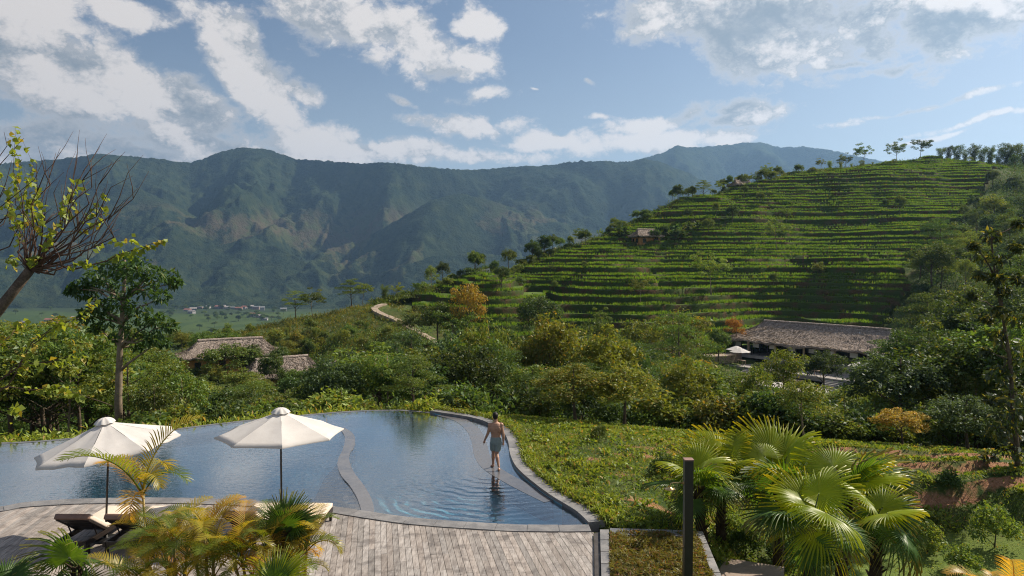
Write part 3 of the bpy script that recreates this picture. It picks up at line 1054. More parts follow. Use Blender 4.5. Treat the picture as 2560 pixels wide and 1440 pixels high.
def build_pool():
    root = empty('swimming_pool', (0, 0, 0))
    tag(root, 'curving infinity pool edged with grey slate, stone weir snaking through it', 'pool', kind='structure')
    # basin: floor and walls
    DEPTH = -0.5
    mb = MB()
    n = len(POOL)
    me = poly_mesh('basin_floor', POOL, DEPTH, M_BASIN)
    link('basin_floor', me, root)
    vs = [(p[0], p[1], DEPTH) for p in POOL] + [(p[0], p[1], 0.02 if i >= len(FAR) else -0.012) for i, p in enumerate(POOL)]
    fs = [(i, (i + 1) % n, n + (i + 1) % n, n + i) for i in range(n)]
    mb.add(vs, fs)
    mb.build('basin_wall', M_BASIN, root)
    # shelf under the far overflow edge
    mb = MB(); strip_prism(mb, offset_curve(FAR, 0.0), offset_curve(FAR, -0.6), DEPTH - .1, -0.10)
    o = mb.build('edge_shelf', M_BASIN, root); recalc(o.data)
    mb = MB(); strip_prism(mb, offset_curve(FAR, 0.0), offset_curve(FAR, 0.22), -1.6, 0.006)
    o = mb.build('overflow_lip', M_COPING_D, root); recalc(o.data)
    # the S shaped weir between the two basins
    s = 0.336
    L = [(150, 270), (182, 320), (184, 365), (168, 425), (138, 487), (131, 545), (160, 620), (220, 690), (270, 770), (303, 860), (310, 912)]
    Rr = [(185, 262), (240, 300), (262, 345), (254, 400), (226, 442), (217, 500), (252, 590), (320, 680), (370, 760), (396, 830), (406, 912)]
    Lw = curve2(gpix([(800 + x * s, 980 + y * s) for x, y in L], 0.05), 5)
    Rw = curve2(gpix([(800 + x * s, 980 + y * s) for x, y in Rr], 0.05), 5)
    mb = MB(); strip_prism(mb, Lw, Rw, DEPTH - .1, 0.035)
    o = mb.build('weir', M_WEIR, root); recalc(o.data)
    # shallow shelf left of the weir
    Sw = curve2(gpix([(850, 1078), (868, 1100), (862, 1130), (835, 1160), (812, 1185), (796, 1215), (782, 1245), (770, 1262)], 0), 7)
    k = np.linspace(0, 1, 40)
    res = lambda c: np.stack([np.interp(k, np.linspace(0, 1, len(c)), c[:, 0]), np.interp(k, np.linspace(0, 1, len(c)), c[:, 1])], 1)
    mb = MB(); strip_prism(mb, res(Sw), res(offset_curve(Lw, -0.05)), DEPTH - .1, -0.12)
    o = mb.build('shallow_shelf', M_WEIR, root); recalc(o.data)
    # overflow ledge the man walks on
    Ow = curve2(gpix([(1105, 1036), (1150, 1050), (1180, 1072), (1196, 1100), (1206, 1140), (1228, 1170), (1280, 1202), (1330, 1228), (1380, 1252)], 0), 7)
    mb = MB(); strip_prism(mb, offset_curve(Ow, 0.26), offset_curve(Ow, -0.26), DEPTH - .1, 0.006)
    o = mb.build('overflow_ledge', M_WEIR, root); recalc(o.data)
    # copings, stone by stone
    stones(root, 'coping_stone', NEAR, -0.43, 0.0, -0.25, 0.05, 0.72, M_COPING)
    stones(root, 'coping_stone', RIGHT[:62], 0.0, 0.36, -0.5, 0.11, 0.85, M_COPING)
    stones(root, 'coping_stone', RIGHT[61:], 0.0, 0.42, -0.5, 0.10, 0.8, M_COPING)
    wm = poly_mesh('pool_water', POOL, 0.0, M_WATER)
    tag(link('pool_water', wm), 'still blue pool water mirroring clouds, rippled round the man', 'water', kind='structure')
    # underlay below the copings
    mb = MB(); strip_prism(mb, offset_curve(NEAR, -0.42), offset_curve(NEAR, -0.005), -0.6, 0.036)
    o = mb.build('coping_bed', M_COPING_D, root); recalc(o.data)


build_pool()


# ---------------------------------------------------------------- deck
def mat_deck():
    m, q = material('weathered_deck_board')
    p = world_pos(q)
    oi = q.n('ShaderNodeObjectInfo').outputs['Random']
    al = q.n('ShaderNodeMapping', i={'Vector': p, 'Rotation': (0, 0, -0.184), 'Scale': (9, 1.0, 1)}).outputs[0]
    g1 = q.noise(al, 2.4, 7, 0.66); g2 = q.noise(q.vm('MULTIPLY', al, (6, 2, 1)), 3.0, 4, 0.6)
    st = q.noise(p, 2.6, 5, 0.65); st2 = q.noise(p, 0.55, 4, 0.6)
    c = q.mix(q.ramp(g1, 0.3, 0.7), (0.19, 0.165, 0.15), (0.36, 0.325, 0.30))
    c = q.mix(q.m('MULTIPLY', q.ramp(st, 0.46, 0.68), 0.8), c, (0.12, 0.104, 0.097))
    c = q.mix(q.m('MULTIPLY', q.ramp(st2, 0.5, 0.7), 0.35), c, (0.17, 0.145, 0.13))
    c = q.n('ShaderNodeHueSaturation', i={'Value': q.m('MULTIPLY_ADD', oi, 0.42, 0.8), 'Saturation': q.m('MULTIPLY_ADD', q.m('FRACT', q.m('MULTIPLY', oi, 9.3)), 0.5, 0.7), 'Color': c}).outputs[0]
    h = q.m('ADD', q.m('MULTIPLY', g1, 0.6), q.m('MULTIPLY', g2, 0.4))
    finish(q, q.n('ShaderNodeBsdfPrincipled', i={'Base Color': c, 'Roughness': 0.7, 'Specular IOR Level': 0.3, 'Normal': bump(q, h, 0.35, 0.006)}))
    return m


M_DECK = mat_deck()
M_DARKDECK = mat_simple('dark_deck_part', (0.05, 0.042, 0.038), 0.6, 0.4, 5)


def clip_half(poly, p, n):
    """keep the part of poly where (x-p).n <= 0"""
    out = []
    for i in range(len(poly)):
        a, b = poly[i], poly[(i + 1) % len(poly)]
        da = (a[0] - p[0]) * n[0] + (a[1] - p[1]) * n[1]
        db = (b[0] - p[0]) * n[0] + (b[1] - p[1]) * n[1]
        if da <= 0: out.append(a)
        if da * db < 0:
            t = da / (da - db)
            out.append((a[0] + (b[0] - a[0]) * t, a[1] + (b[1] - a[1]) * t))
    return out


def build_deck():
    root = empty('wooden_deck', (0, 0, 0))
    tag(root, 'weathered grey-brown timber deck along the near side of the pool', 'deck', kind='structure')
    d = np.array([-0.183, 0.983]); w = np.array([0.983, 0.183])
    edge = offset_curve(NEAR, -0.445)
    es, ew = edge @ d, edge @ w
    order = np.argsort(ew)
    r1, r0 = np.array(atz(1484, 1336)[:2]), np.array(atz(1486, 1440)[:2])
    rn = np.array([(r1 - r0)[1], -(r1 - r0)[0]]); rn /= np.linalg.norm(rn)
    PW = 0.13
    i = 0
    wpos = -14.4
    smin = 12.4
    cnt = 0
    while wpos < 5.2:
        a, b = wpos + 0.004, wpos + PW - 0.004
        sa, sb = np.interp(a, ew[order], es[order]), np.interp(b, ew[order], es[order])
        start = smin + 0.0
        cutpos = [start]
        off = random.uniform(1.4, 4.6)
        s = start + off
        while s < min(sa, sb) - 0.5:
            cutpos.append(s)
            s += random.uniform(3.4, 4.6)
        for k, c0 in enumerate(cutpos):
            last = k == len(cutpos) - 1
            ta, tb = (sa, sb) if last else (cutpos[k + 1] - .003,) * 2
            c0 = c0 + (0.003 if k else 0)
            if min(ta, tb) - c0 < 0.1: continue
            poly = [w * a + d * c0, w * b + d * c0, w * b + d * tb, w * a + d * ta]
            poly = clip_half([tuple(p) for p in poly], r0, rn)
            if len(poly) < 3: continue
            # boards wholly left of the picture or under the planting are left out
            if max(p[0] / max(p[1], 1) for p in poly) < -0.80: continue
            dz = random.uniform(-0.003, 0.003)
            mb = MB(); mb.prism(poly, -0.03, 0.028 + dz)
            mb.build('plank', M_DECK, root)
            cnt += 1
        wpos += PW
    mb = MB()
    a = atz(1484, 1336, .05); b = atz(1500, 1332, .05); c = atz(1502, 1500, .05); e = atz(1486, 1500, .05)
    mb.prism([(e.x + .01, e.y), (c.x, c.y), (b.x, b.y), (a.x + .01, a.y)], -0.1, 0.075)  # dark raised strip along the deck's right edge
    tag(mb.build('edge_strip', M_DARKDECK, root), 'narrow dark strip along the deck end')
    # planks rest on a dark bed
    mb = MB(); mb.prism([(-16, 12.3), (1.5, 12.3), (1.7, 16.2), (-16, 18.2)], -0.18, -0.035)
    mb.build('deck_bed', M_DARKDECK, root)
    print('PLANKS', cnt)
    return cnt


N_PLANKS = build_deck()


# ---------------------------------------------------------------- planter and slab at the deck's right end
def build_planter():
    zt = 0.14
    root = empty('planter', atz(1620, 1400, zt).to_tuple())
    tag(root, 'square slate-edged planter of low grass beside the deck end', 'planter')
    inv = -root.location
    def slab(q4, z0, z1, nm, mat, n=4, axis=0):
        P = [np.array(atz(u, v, zt)[:2]) for u, v in q4]       # a-b one long side, d-c the other
        for i in range(n):
            t0, t1 = i / n + 0.004, (i + 1) / n - 0.004
            a = P[0] + (P[1] - P[0]) * t0; b = P[0] + (P[1] - P[0]) * t1
            c = P[3] + (P[2] - P[3]) * t1; d = P[3] + (P[2] - P[3]) * t0
            poly = [(p[0] + inv.x, p[1] + inv.y) for p in (a, b, c, d)]
            mb = MB(); mb.prism(poly, z0 + inv.z, z1 + inv.z)
            o = mb.build(nm, mat, root); recalc(o.data)
    slab([(1524, 1335), (1738, 1341), (1734, 1326), (1524, 1320)], -0.3, zt, 'coping_stone', M_COPING_D, 4)  # palm shade on this back edge is put into the darker slate
    slab([(1500, 1322), (1506, 1520), (1526, 1520), (1522, 1322)], -0.3, zt - 0.01, 'coping_stone', M_COPING, 6)
    slab([(1756, 1327), (1838, 1520), (1812, 1520), (1740, 1327)], -1.3, zt - 0.004, 'coping_stone', M_COPING, 5)
    P = [atz(1522, 1334, 0.06), atz(1742, 1338, 0.06), atz(1815, 1520, 0.06), atz(1525, 1520, 0.06)]
    mb = MB(); mb.prism([(p.x + inv.x, p.y + inv.y) for p in P][::-1], -0.3 + inv.z, 0.04 + inv.z)
    o = mb.build('soil_bed', mat_simple('planter_soil', (0.10, 0.06, 0.035), 0.95, 0.4, 8), root); recalc(o.data)
    # slab path below the planter's right wall
    A = [atz(1786, 1392, -.95), atz(1960, 1440, -1.15), atz(1960, 1600, -1.15), atz(1840, 1600, -.95)]
    mb = MB(); mb.prism([(p.x, p.y) for p in A][::-1], -1.5, -0.93)
    o = mb.build('path', M_CONCRETE); recalc(o.data)
    tag(o, 'pale concrete path below the planter wall, dappled with leaf shade', 'path', kind='structure')


build_planter()


# ---------------------------------------------------------------- outdoor furniture
M_FABRIC = mat_simple('cream_canvas', (0.62, 0.57, 0.53), 0.85, 0.06, 2, 0.15, 0.004, 0.1)
M_CUSHION = mat_simple('cream_cushion', (0.68, 0.58, 0.49), 0.9, 0.08, 5, 0.3, 0.004, 0.1)
M_BLACKMETAL = mat_simple('black_metal', (0.012, 0.012, 0.013), 0.35, 0.2, 6, 0)
M_DARKWOOD = mat_simple('dark_brown_wood', (0.022, 0.016, 0.013), 0.45, 0.4, 4, 0.2, 0.004)
M_BROWNPAD = mat_simple('brown_leather_trim', (0.22, 0.135, 0.105), 0.55, 0.15, 8, 0.15, 0.003)


def mat_canvas():
    m, q = material('umbrella_canvas')
    p = obj_coord(q)
    n = q.noise(p, 1.3, 5, 0.6); n2 = q.noise(p, 60, 2, 0.5)
    c = q.mix(q.ramp(n, 0.35, 0.7), (0.56, 0.535, 0.515), (0.65, 0.625, 0.605))
    nr = bump(q, q.m('ADD', n, q.m('MULTIPLY', n2, 0.05)), 0.25, 0.05)
    df = q.n('ShaderNodeBsdfDiffuse', i={'Color': c, 'Normal': nr})
    tl = q.n('ShaderNodeBsdfTranslucent', i={'Color': c})
    finish(q, q.n('ShaderNodeMixShader', i={0: 0.14, 1: df.outputs[0], 2: tl.outputs[0]}))
    return m


M_CANVAS = mat_canvas()


def umbrella(loc, label, Rr=1.5, rim=2.15, apex=2.68, rot=0.0, tilt=None, lean=0.0, wrinkle=0.0, name='umbrella', detail=True, group=None):
    root = empty(name, loc)
    tag(root, label, 'umbrella', group)
    NP = 8
    TM = Matrix.Identity(3)
    piv = Vector((0, 0, rim))
    if tilt:
        TM = Matrix.Rotation(tilt[0], 3, 'Y') @ Matrix.Rotation(tilt[1], 3, 'X')
    tf = lambda v: TM @ (Vector(v) - piv) + piv
    if detail:
        MB().tube([(-lean * rim, 0, 0.05), (0, 0, rim + .1), tf((0, 0, apex + .02))], [0.024, 0.022, 0.018], 10).build('pole', M_BLACKMETAL, root, True)
        MB().lathe([(0, 0), (.26, 0), (.26, .035), (.22, .055), (.05, .06), (.04, .3), (0, .3)], 20, (-lean * rim, 0, 0)).build('base', M_BLACKMETAL, root, True)
        MB().lathe([(.02, -.05), (.05, -.05), (.05, .04), (.02, .04)], 12, (0, 0, rim + .18)).build('runner_hub', M_BLACKMETAL, root)
    else:
        MB().tube([(0, 0, 0), (0, 0, apex)], .03, 6).build('pole', M_BLACKMETAL, root)
    nr, na = (9, 7) if detail else (4, 3)
    for k in range(NP):
        a0 = rot + 2 * math.pi * k / NP; a1 = a0 + 2 * math.pi / NP
        vs, fs = [], []
        c0 = Vector((math.cos(a0), math.sin(a0))); c1 = Vector((math.cos(a1), math.sin(a1)))
        ph = random.uniform(0, 6)
        for i in range(nr):
            t = 0.07 + 0.93 * i / (nr - 1)
            for j in range(na):
                s = j / (na - 1)
                e = c0.lerp(c1, s) * Rr * t
                sagr = 4 * s * (1 - s)
                z = apex + (rim - apex) * (t ** 0.96) - 0.03 * sagr * t * math.sin(math.pi * min(t, .98))
                e = e * (1 - 0.028 * sagr * t)
                if wrinkle:
                    z += wrinkle * math.sin(ph + 9 * s + 3 * t) * t * sagr
                vs.append(tf((e.x, e.y, z)))
        for i in range(nr - 1):
            for j in range(na - 1):
                fs.append((i * na + j, i * na + j + 1, (i + 1) * na + j + 1, (i + 1) * na + j))
        if detail:                                        # hem folded down
            b = len(vs)
            for j in range(na):
                v = vs[(nr - 1) * na + j]
                vs.append(v + Vector((0, 0, -0.035)) - Vector((v.x, v.y, 0)).normalized() * 0.004)
            for j in range(na - 1):
                fs.append(((nr - 1) * na + j, (nr - 1) * na + j + 1, b + j + 1, b + j))
        MB().add(vs, fs).build('canopy_panel', M_CANVAS, root, True)
        if detail:
            p0 = tf((c0.x * .04, c0.y * .04, apex - .03)); p1 = tf((c0.x * (Rr - .01), c0.y * (Rr - .01), rim - .014))
            MB().tube([p0, p1], 0.009, 6).build('rib', M_BLACKMETAL, root)
            MB().tube([Vector((c0.x * .05, c0.y * .05, rim + .18)), p0.lerp(p1, .55)], 0.008, 6).build('strut', M_BLACKMETAL, root)
    if detail:
        vs, fs = [], []
        nn = 32
        for i, (r, z) in enumerate(((0.0, .10), (.06, .095), (.12, .072), (.17, .035), (.215, -.02))):
            for j in range(nn):
                a = rot + 2 * math.pi * j / nn
                ruff = 1 + (0.07 * math.cos(8 * a - 8 * rot) * i / 4)
                vs.append(tf((r * ruff * math.cos(a), r * ruff * math.sin(a), apex - 0.02 + z + 0.012 * math.cos(8 * (a - rot)) * i / 4)))
        for i in range(4):
            for j in range(nn):
                fs.append((i * nn + j, (i + 1) * nn + j, (i + 1) * nn + (j + 1) % nn, i * nn + (j + 1) % nn))
        MB().add(vs, fs).build('vent_cap', M_CANVAS, root, True)
    return root


u2 = atz(702, 1085, 2.15)
umbrella((u2.x, u2.y, 0.03), 'taut cream canvas parasol on black pole between the lounger pairs', 1.49, 2.15, 2.68, rot=R(19))
u1 = atz(272, 1118, 2.13)
umbrella((u1.x, u1.y, 0.03), 'leaning wrinkled cream parasol over the left pair of loungers', 1.52, 2.13, 2.70, rot=R(12), tilt=(R(-6.5), R(3)), lean=0.05, wrinkle=0.022)


def lounger(loc, rz, label, back=R(34)):
    root = empty('sun_lounger', loc, rz)
    tag(root, label, 'sun lounger', 'sun loungers on the deck')
    W, L, H = 0.72, 2.05, 0.30
    hy = 0.78                                             # hinge of the backrest
    for sx in (-1, 1):
        MB().box((sx * (W / 2 - .03), L / 2, H - .06), (.06, L, .10)).build('side_rail', M_DARKWOOD, root, bevel=.006)
        for yy in (.12, L - .12):
            MB().box((sx * (W / 2 - .03), yy, (H - .11) / 2), (.058, .075, H - .11)).build('leg', M_DARKWOOD, root, bevel=.006)
    for yy in (.05, L - .05):
        MB().box((0, yy, H - .06), (W - .13, .06, .09)).build('end_rail', M_DARKWOOD, root)
    for i in range(8):
        MB().box((0, hy + .10 + i * .15, H - .03), (W - .13, .10, .02)).build('slat', M_DARKWOOD, root)
    MB().box((0, (hy + L) / 2 + .01, H + .05), (W - .01, L - hy - .02, .105)).build('seat_cushion', M_CUSHION, root, True, bevel=.03)
    BL = 0.80
    M = Matrix.Rotation(-back, 3, 'X')
    org = Vector((0, hy, H + .0))
    bk = lambda x, y, z: M @ Vector((x, -y, z)) + org     # y runs from hinge to head
    def bbox(c, size, nm, mat, bev=0.0, smooth=False):
        MB().box(bk(*c), size, M=M).build(nm, mat, root, smooth, bev)
    for sx in (-1, 1):
        bbox((sx * (W / 2 - .035), BL / 2, -.005), (.055, BL, .05), 'backrest_rail', M_DARKWOOD, .005)
    for i in range(6):
        bbox((0, .08 + i * .135, -.01), (W - .12, .11, .022), 'backrest_slat', M_DARKWOOD)
    bbox((0, BL / 2 + .0, .07), (W - .01, BL, .105), 'back_cushion', M_CUSHION, .03, True)
    bbox((0, BL + .015, .045), (W + .03, .085, .125), 'head_roll', M_BROWNPAD, .03, True)
    for sx in (-1, 1):
        a = bk(sx * (W / 2 - .08), BL * .55, -.03)
        MB().tube([a, (a.x, a.y + .16, H - .08)], .014, 6).build('prop', M_DARKWOOD, root)


rz_l = R(-1)
for (u, y, lab) in ((160, 15.15, 'dark wood lounger at far left with brown head roll, behind the fan palm'), (286, 15.15, 'dark wood lounger under the leaning parasol, its black back to the viewer'),
                    (585, 15.35, 'dark wood lounger mostly hidden by yellow palm fronds'), (722, 15.35, 'right-hand lounger of the pair nearest the stone weir')):
    x = (u - 1280) / FPX * y
    lounger((x, y, 0.03), rz_l, lab)


def shower():
    p = at(1721, 1150, 13.0)
    base = Vector((p.x, 13.0, 0.04))
    root = empty('shower_post', base)
    tag(root, 'tall dark square outdoor shower post with flat cap at planter', 'shower')
    H = p.z - base.z
    MB().box((0, 0, H / 2), (.155, .155, H)).build('post', mat_simple('dark_bronze', (0.02, 0.017, 0.015), .4, .3, 5, .15, .003, .5), root, bevel=.006)
    MB().box((0, 0, H + .012), (.172, .172, .024)).build('cap', mat_simple('sunlit_cap', (0.26, 0.15, 0.12), .5, .2, 9), root, bevel=.004)  # sun on the cap's top is put into this lighter colour
    mb = mat_simple('brass', (0.52, 0.36, 0.17), .3, .15, 12, .05, .002, .5, None, .9)
    z = 6.2 - (1212 - YH) / FPX * 13 - base.z
    MB().tube([(-.07, 0, z), (-.27, 0, z + .005), (-.315, 0, z - .005), (-.33, 0, z - .05), (-.33, 0, z - .085)], .011, 8).build('arm', mb, root, True)
    MB().lathe([(0, .03), (.02, .03), (.03, .01), (.085, .0), (.095, -.008), (.09, -.016), (0, -.016)], 24, (-.33, 0, z - .105)).build('shower_head', mb, root, True)
    MB().lathe([(0, 0), (.03, 0), (.03, .02), (0, .02)], 12, (0, 0, 0)).build('arm_flange', mb, root, loc=(-.077, 0, z), rot=(0, R(-90), 0))
    MB().tube([(-.08, -.02, 1.05), (-.13, -.02, 1.05)], .02, 8).build('tap', mb, root)


shower()

# ---------------------------------------------------------------- the man walking on the overflow ledge
def ell_tube(mb, pts, rx, ry, n=14):
    """rings with separate half widths in x and y (limbs that run mostly up and down)"""
    b = len(mb.V)
    for p, a, c in zip(pts, rx, ry):
        for k in range(n):
            t = 2 * math.pi * k / n
            mb.V.append((p[0] + a * math.cos(t), p[1] + c * math.sin(t), p[2]))
    for i in range(len(pts) - 1):
        for k in range(n):
            k2 = (k + 1) % n
            mb.F.append((b + i * n + k, b + i * n + k2, b + (i + 1) * n + k2, b + (i + 1) * n + k))
    mb.F.append(tuple(b + k for k in range(n))[::-1])
    mb.F.append(tuple(b + (len(pts) - 1) * n + k for k in range(n)))


def ellipsoid(mb, c, r, n=14):
    prof = [(math.sin(math.pi * i / 8), -math.cos(math.pi * i / 8)) for i in range(1, 8)]
    b = len(mb.V)
    for s, z in prof:
        for k in range(n):
            t = 2 * math.pi * k / n
            mb.V.append((c[0] + r[0] * s * math.cos(t), c[1] + r[1] * s * math.sin(t), c[2] + r[2] * z))
    m = len(prof)
    for i in range(m - 1):
        for k in range(n):
            k2 = (k + 1) % n
            mb.F.append((b + i * n + k, b + i * n + k2, b + (i + 1) * n + k2, b + (i + 1) * n + k))
    mb.F.append(tuple(b + k for k in range(n))[::-1])
    mb.F.append(tuple(b + (m - 1) * n + k for k in range(n)))


def build_man():
    foot = atz(1240, 1176, -0.018)
    root = empty('person', (foot.x, foot.y, 0.004))
    tag(root, 'bare-backed man in pale grey swim shorts walking along the pool ledge', 'person')
    skin = mat_simple('skin', (0.40, 0.225, 0.15), 0.5, 0.12, 6, 0.1, 0.004, 0.4)
    mb = MB()
    # torso, neck, head (he faces away, +y)
    ell_tube(mb, [(0, .03, .80), (0, .03, .88), (0, .03, .96), (-.005, .02, 1.06), (-.01, .01, 1.17), (-.01, .01, 1.28), (-.01, .01, 1.36), (-.01, .015, 1.42), (-.012, .02, 1.455)],
             [.10, .155, .15, .14, .165, .192, .198, .15, .085], [.08, .105, .10, .092, .105, .118, .108, .085, .06], 20)
    ell_tube(mb, [(-.012, .02, 1.38), (-.014, .025, 1.44), (-.015, .03, 1.49), (-.016, .035, 1.56)], [.11, .075, .062, .06], [.075, .065, .06, .06])
    ellipsoid(mb, (-.018, .045, 1.63), (.082, .10, .122), 18)
    ellipsoid(mb, (-.018, .07, 1.58), (.055, .07, .06))
    ellipsoid(mb, (-.018, .145, 1.635), (.012, .022, .02))          # nose
    for s in (-1, 1):
        ellipsoid(mb, (-.018 + s * .078, .035, 1.64), (.012, .022, .032), 8)
        ellipsoid(mb, (-.01 + s * .075, -.075, 1.25), (.075, .035, .10))      # shoulder blades
        ellipsoid(mb, (-.01 + s * .17, .012, 1.365), (.072, .068, .075))       # deltoids
    # arms: his left swings out to the viewer's left
    def arm(sh, el, wr, hd, s):
        mb.tube([sh, Vector(sh).lerp(Vector(el), .35), el], [.062, .056, .043], 12)
        mb.tube([el, Vector(el).lerp(Vector(wr), .3), wr], [.041, .042, .027], 12)
        h = Vector(hd) - Vector(wr)
        d = h.normalized()
        palm = Vector(wr) + d * .05
        side = Vector((0, 1, 0)); side = (side - d * side.dot(d)).normalized()
        mb.tube([wr, Vector(wr) + d * .03, palm + d * .035], [.026, .036, .034], 10)
        curl = Vector((-s, 0, 0)) * .35
        for i, ln in enumerate((.068, .078, .074, .058)):
            o = palm + d * .03 + side * (.033 - .022 * i)
            k1 = o + d * ln * .5
            mb.tube([o - d * .02, k1, k1 + (d + curl).normalized() * ln * .5], [.0105, .0095, .008], 7)
        t0 = Vector(wr) + d * .03 + side * .03
        mb.tube([t0, t0 + (d * .6 + side * .8) * .035, t0 + (d * .95 + side * .55) * .07], [.0125, .011, .009], 7)
    arm((-.165, .012, 1.36), (-.255, .02, 1.085), (-.345, .10, .875), (-.372, .13, .77), -1)
    arm((.152, .012, 1.36), (.222, -.03, 1.075), (.222, .02, .83), (.215, .03, .70), 1)
    # legs: left foot ahead, right foot behind and crossing in
    def leg(hip, kn, an, toe):
        mb.tube([hip, Vector(hip).lerp(Vector(kn), .4), kn], [.092, .08, .056], 14)
        mb.tube([kn, Vector(kn).lerp(Vector(an), .3) + Vector((0, -.018, 0)), Vector(kn).lerp(Vector(an), .7) + Vector((0, -.006, 0)), an], [.056, .06, .043, .034], 14)
        a, t = Vector(an), Vector(toe)
        heel = a + (a - t) * .28
        heel.z = t.z + .028
        mb.tube([heel, Vector((a.x, a.y, t.z + .04)), a.lerp(t, .55) + Vector((0, 0, -.02)), t], [.032, .042, .040, .02], 10)
        d = (t - a); d.z = 0; d.normalize()
        sd = Vector((d.y, -d.x, 0))
        for i in range(5):
            o = t + sd * (-.034 + .017 * i) - d * .02
            mb.tube([o, o + d * (.05 - .006 * abs(i - 1.5))], [.013, .009], 6)
    leg((-.085, .03, .86), (-.08, .17, .475), (-.085, .27, .085), (-.125, .42, .02))
    leg((.085, .02, .86), (.02, .05, .475), (.085, -.17, .125), (.09, -.01, .02))
    body = mb.build('body', skin, root, True)
    rm = body.modifiers.new('remesh', 'REMESH'); rm.mode = 'VOXEL'; rm.voxel_size = 0.0075; rm.use_smooth_shade = True
    sm = body.modifiers.new('smooth', 'SMOOTH'); sm.iterations = 4; sm.factor = 0.5
    # shorts
    cl = MB()
    ell_tube(cl, [(0, .03, .78), (0, .03, .86), (0, .03, .93), (-.002, .028, 1.0)], [.155, .178, .172, .158], [.12, .13, .125, .112], 22)
    for hip, kn in (((-.085, .03, .84), (-.083, .135, .56)), ((.085, .02, .84), (.042, .045, .56))):
        h, k = Vector(hip), Vector(kn)
        ell_tube(cl, [h, h.lerp(k, .4), h.lerp(k, .75), k], [.10, .104, .1, .095], [.115, .11, .1, .098], 18)
    fab = mat_simple('swim_shorts', (0.235, 0.285, 0.285), .8, .15, 9, .4, .01, .2)
    sh = cl.build('swim_shorts', fab, root, True)
    rm = sh.modifiers.new('remesh', 'REMESH'); rm.mode = 'VOXEL'; rm.voxel_size = 0.008; rm.use_smooth_shade = True
    s2 = sh.modifiers.new('smooth', 'SMOOTH'); s2.iterations = 5
    hr = MB()
    ellipsoid(hr, (-.018, .028, 1.662), (.090, .106, .098), 18)
    ellipsoid(hr, (-.018, -.022, 1.615), (.078, .052, .078), 14)
    hair = hr.build('hair', mat_simple('black_hair', (0.012, 0.009, 0.008), .55, .4, 60, .8, .01, .3), root, True)
    rm = hair.modifiers.new('remesh', 'REMESH'); rm.mode = 'VOXEL'; rm.voxel_size = 0.009; rm.use_smooth_shade = True
    root.rotation_euler = (0, 0, R(2))


build_man()

# ---------------------------------------------------------------- plants: leaves, crowns, trunks
def unit(a):
    return a / (np.linalg.norm(a, axis=1)[:, None] + 1e-9)


def leaf_arrays(C, D, L, W, fold=0.18, rng=RNG):
    """one folded four-cornered leaf per centre C, along D, of length L and width W (arrays or numbers)"""
    n = len(C)
    L = np.broadcast_to(np.asarray(L, float), (n,))[:, None]; W = np.broadcast_to(np.asarray(W, float), (n,))[:, None]
    r = unit(rng.normal(size=(n, 3)) + np.array([0, 0, 1.2]))
    S = unit(np.cross(D, r)); N = np.cross(S, D)
    V = np.empty((n, 4, 3))
    V[:, 0] = C - D * L * .5
    V[:, 1] = C + S * W * .5 + N * W * fold + D * L * .02
    V[:, 2] = C + D * L * .5 - N * W * fold * .6
    V[:, 3] = C - S * W * .5 + N * W * fold + D * L * .02
    return V.reshape(-1, 3), np.arange(n * 4).reshape(-1, 4)


def clump_leaves(clumps, per, L, W, droop=0.35, outward=0.8, shell=0.5, rng=RNG):
    Cs, Ds, rn = [], [], []
    for (c, r) in clumps:
        c = np.array(c, float); r = np.broadcast_to(np.asarray(r, float), (3,))
        k = max(6, int(per * rng.uniform(.75, 1.25)))
        d = unit(rng.normal(size=(k, 3)))
        rad = shell + (1 - shell) * rng.random((k, 1))
        P = c + d * r * rad
        D = unit(outward * d + 0.55 * rng.normal(size=(k, 3)) + np.array([0, 0, -droop]))
        Cs.append(P); Ds.append(D)
        rn.append(np.clip(rng.random() * .55 + rng.random(k) * .45, 0, 1))
    C = np.concatenate(Cs); D = np.concatenate(Ds); rn = np.concatenate(rn)
    n = len(C)
    s = rng.uniform(.65, 1.25, n)
    V, F = leaf_arrays(C, D, L * s, W * s, rng=rng)
    return V, F, np.repeat(rn, 4)


def crown_mesh(name, clumps, per, L, W, mat, **kw):
    V, F, rn = clump_leaves(clumps, per, L, W, **kw)
    return mesh_np(name, V, F, mat, False, {'rnd': rn})


def limb_pts(a, b, sag=0.1, n=5, jit=0.06):
    a, b = Vector(a), Vector(b)
    ln = (b - a).length
    out = []
    for i in range(n):
        t = i / (n - 1)
        p = a.lerp(b, t)
        p.z += sag * ln * math.sin(math.pi * t)
        if 0 < i < n - 1:
            p += Vector((random.gauss(0, 1), random.gauss(0, 1), random.gauss(0, 1))) * jit * ln * .5
        out.append(p)
    return out


def trunk_mesh(name, h, r, clumps, mat, bend=0.05, nlimb=14, split=0.35, n=7):
    mb = MB()
    top = h
    pts = [Vector((bend * h * math.sin(2.2 * t) * .6, bend * h * math.sin(1.7 * t + 1) * .4 * t, h * t)) for t in np.linspace(0, 1, 8)]
    mb.tube(pts, [r * (1.25 if i == 0 else 1 - .8 * i / 7) for i in range(8)], n)
    cl = list(clumps)
    random.shuffle(cl)
    for c, rr in cl[:nlimb]:
        c = Vector(c)
        t = min(.95, max(split, (c.z - c.xy.length * .75) / h))
        k = t * 7
        i = min(6, int(k)); a = pts[i].lerp(pts[i + 1], k - i)
        r0 = r * (1 - .8 * t) * .6
        mb.tube(limb_pts(a, c, .06), [r0, r0 * .8, r0 * .6, r0 * .4, r0 * .2], 5)
    return mb.mesh(name, mat, True)


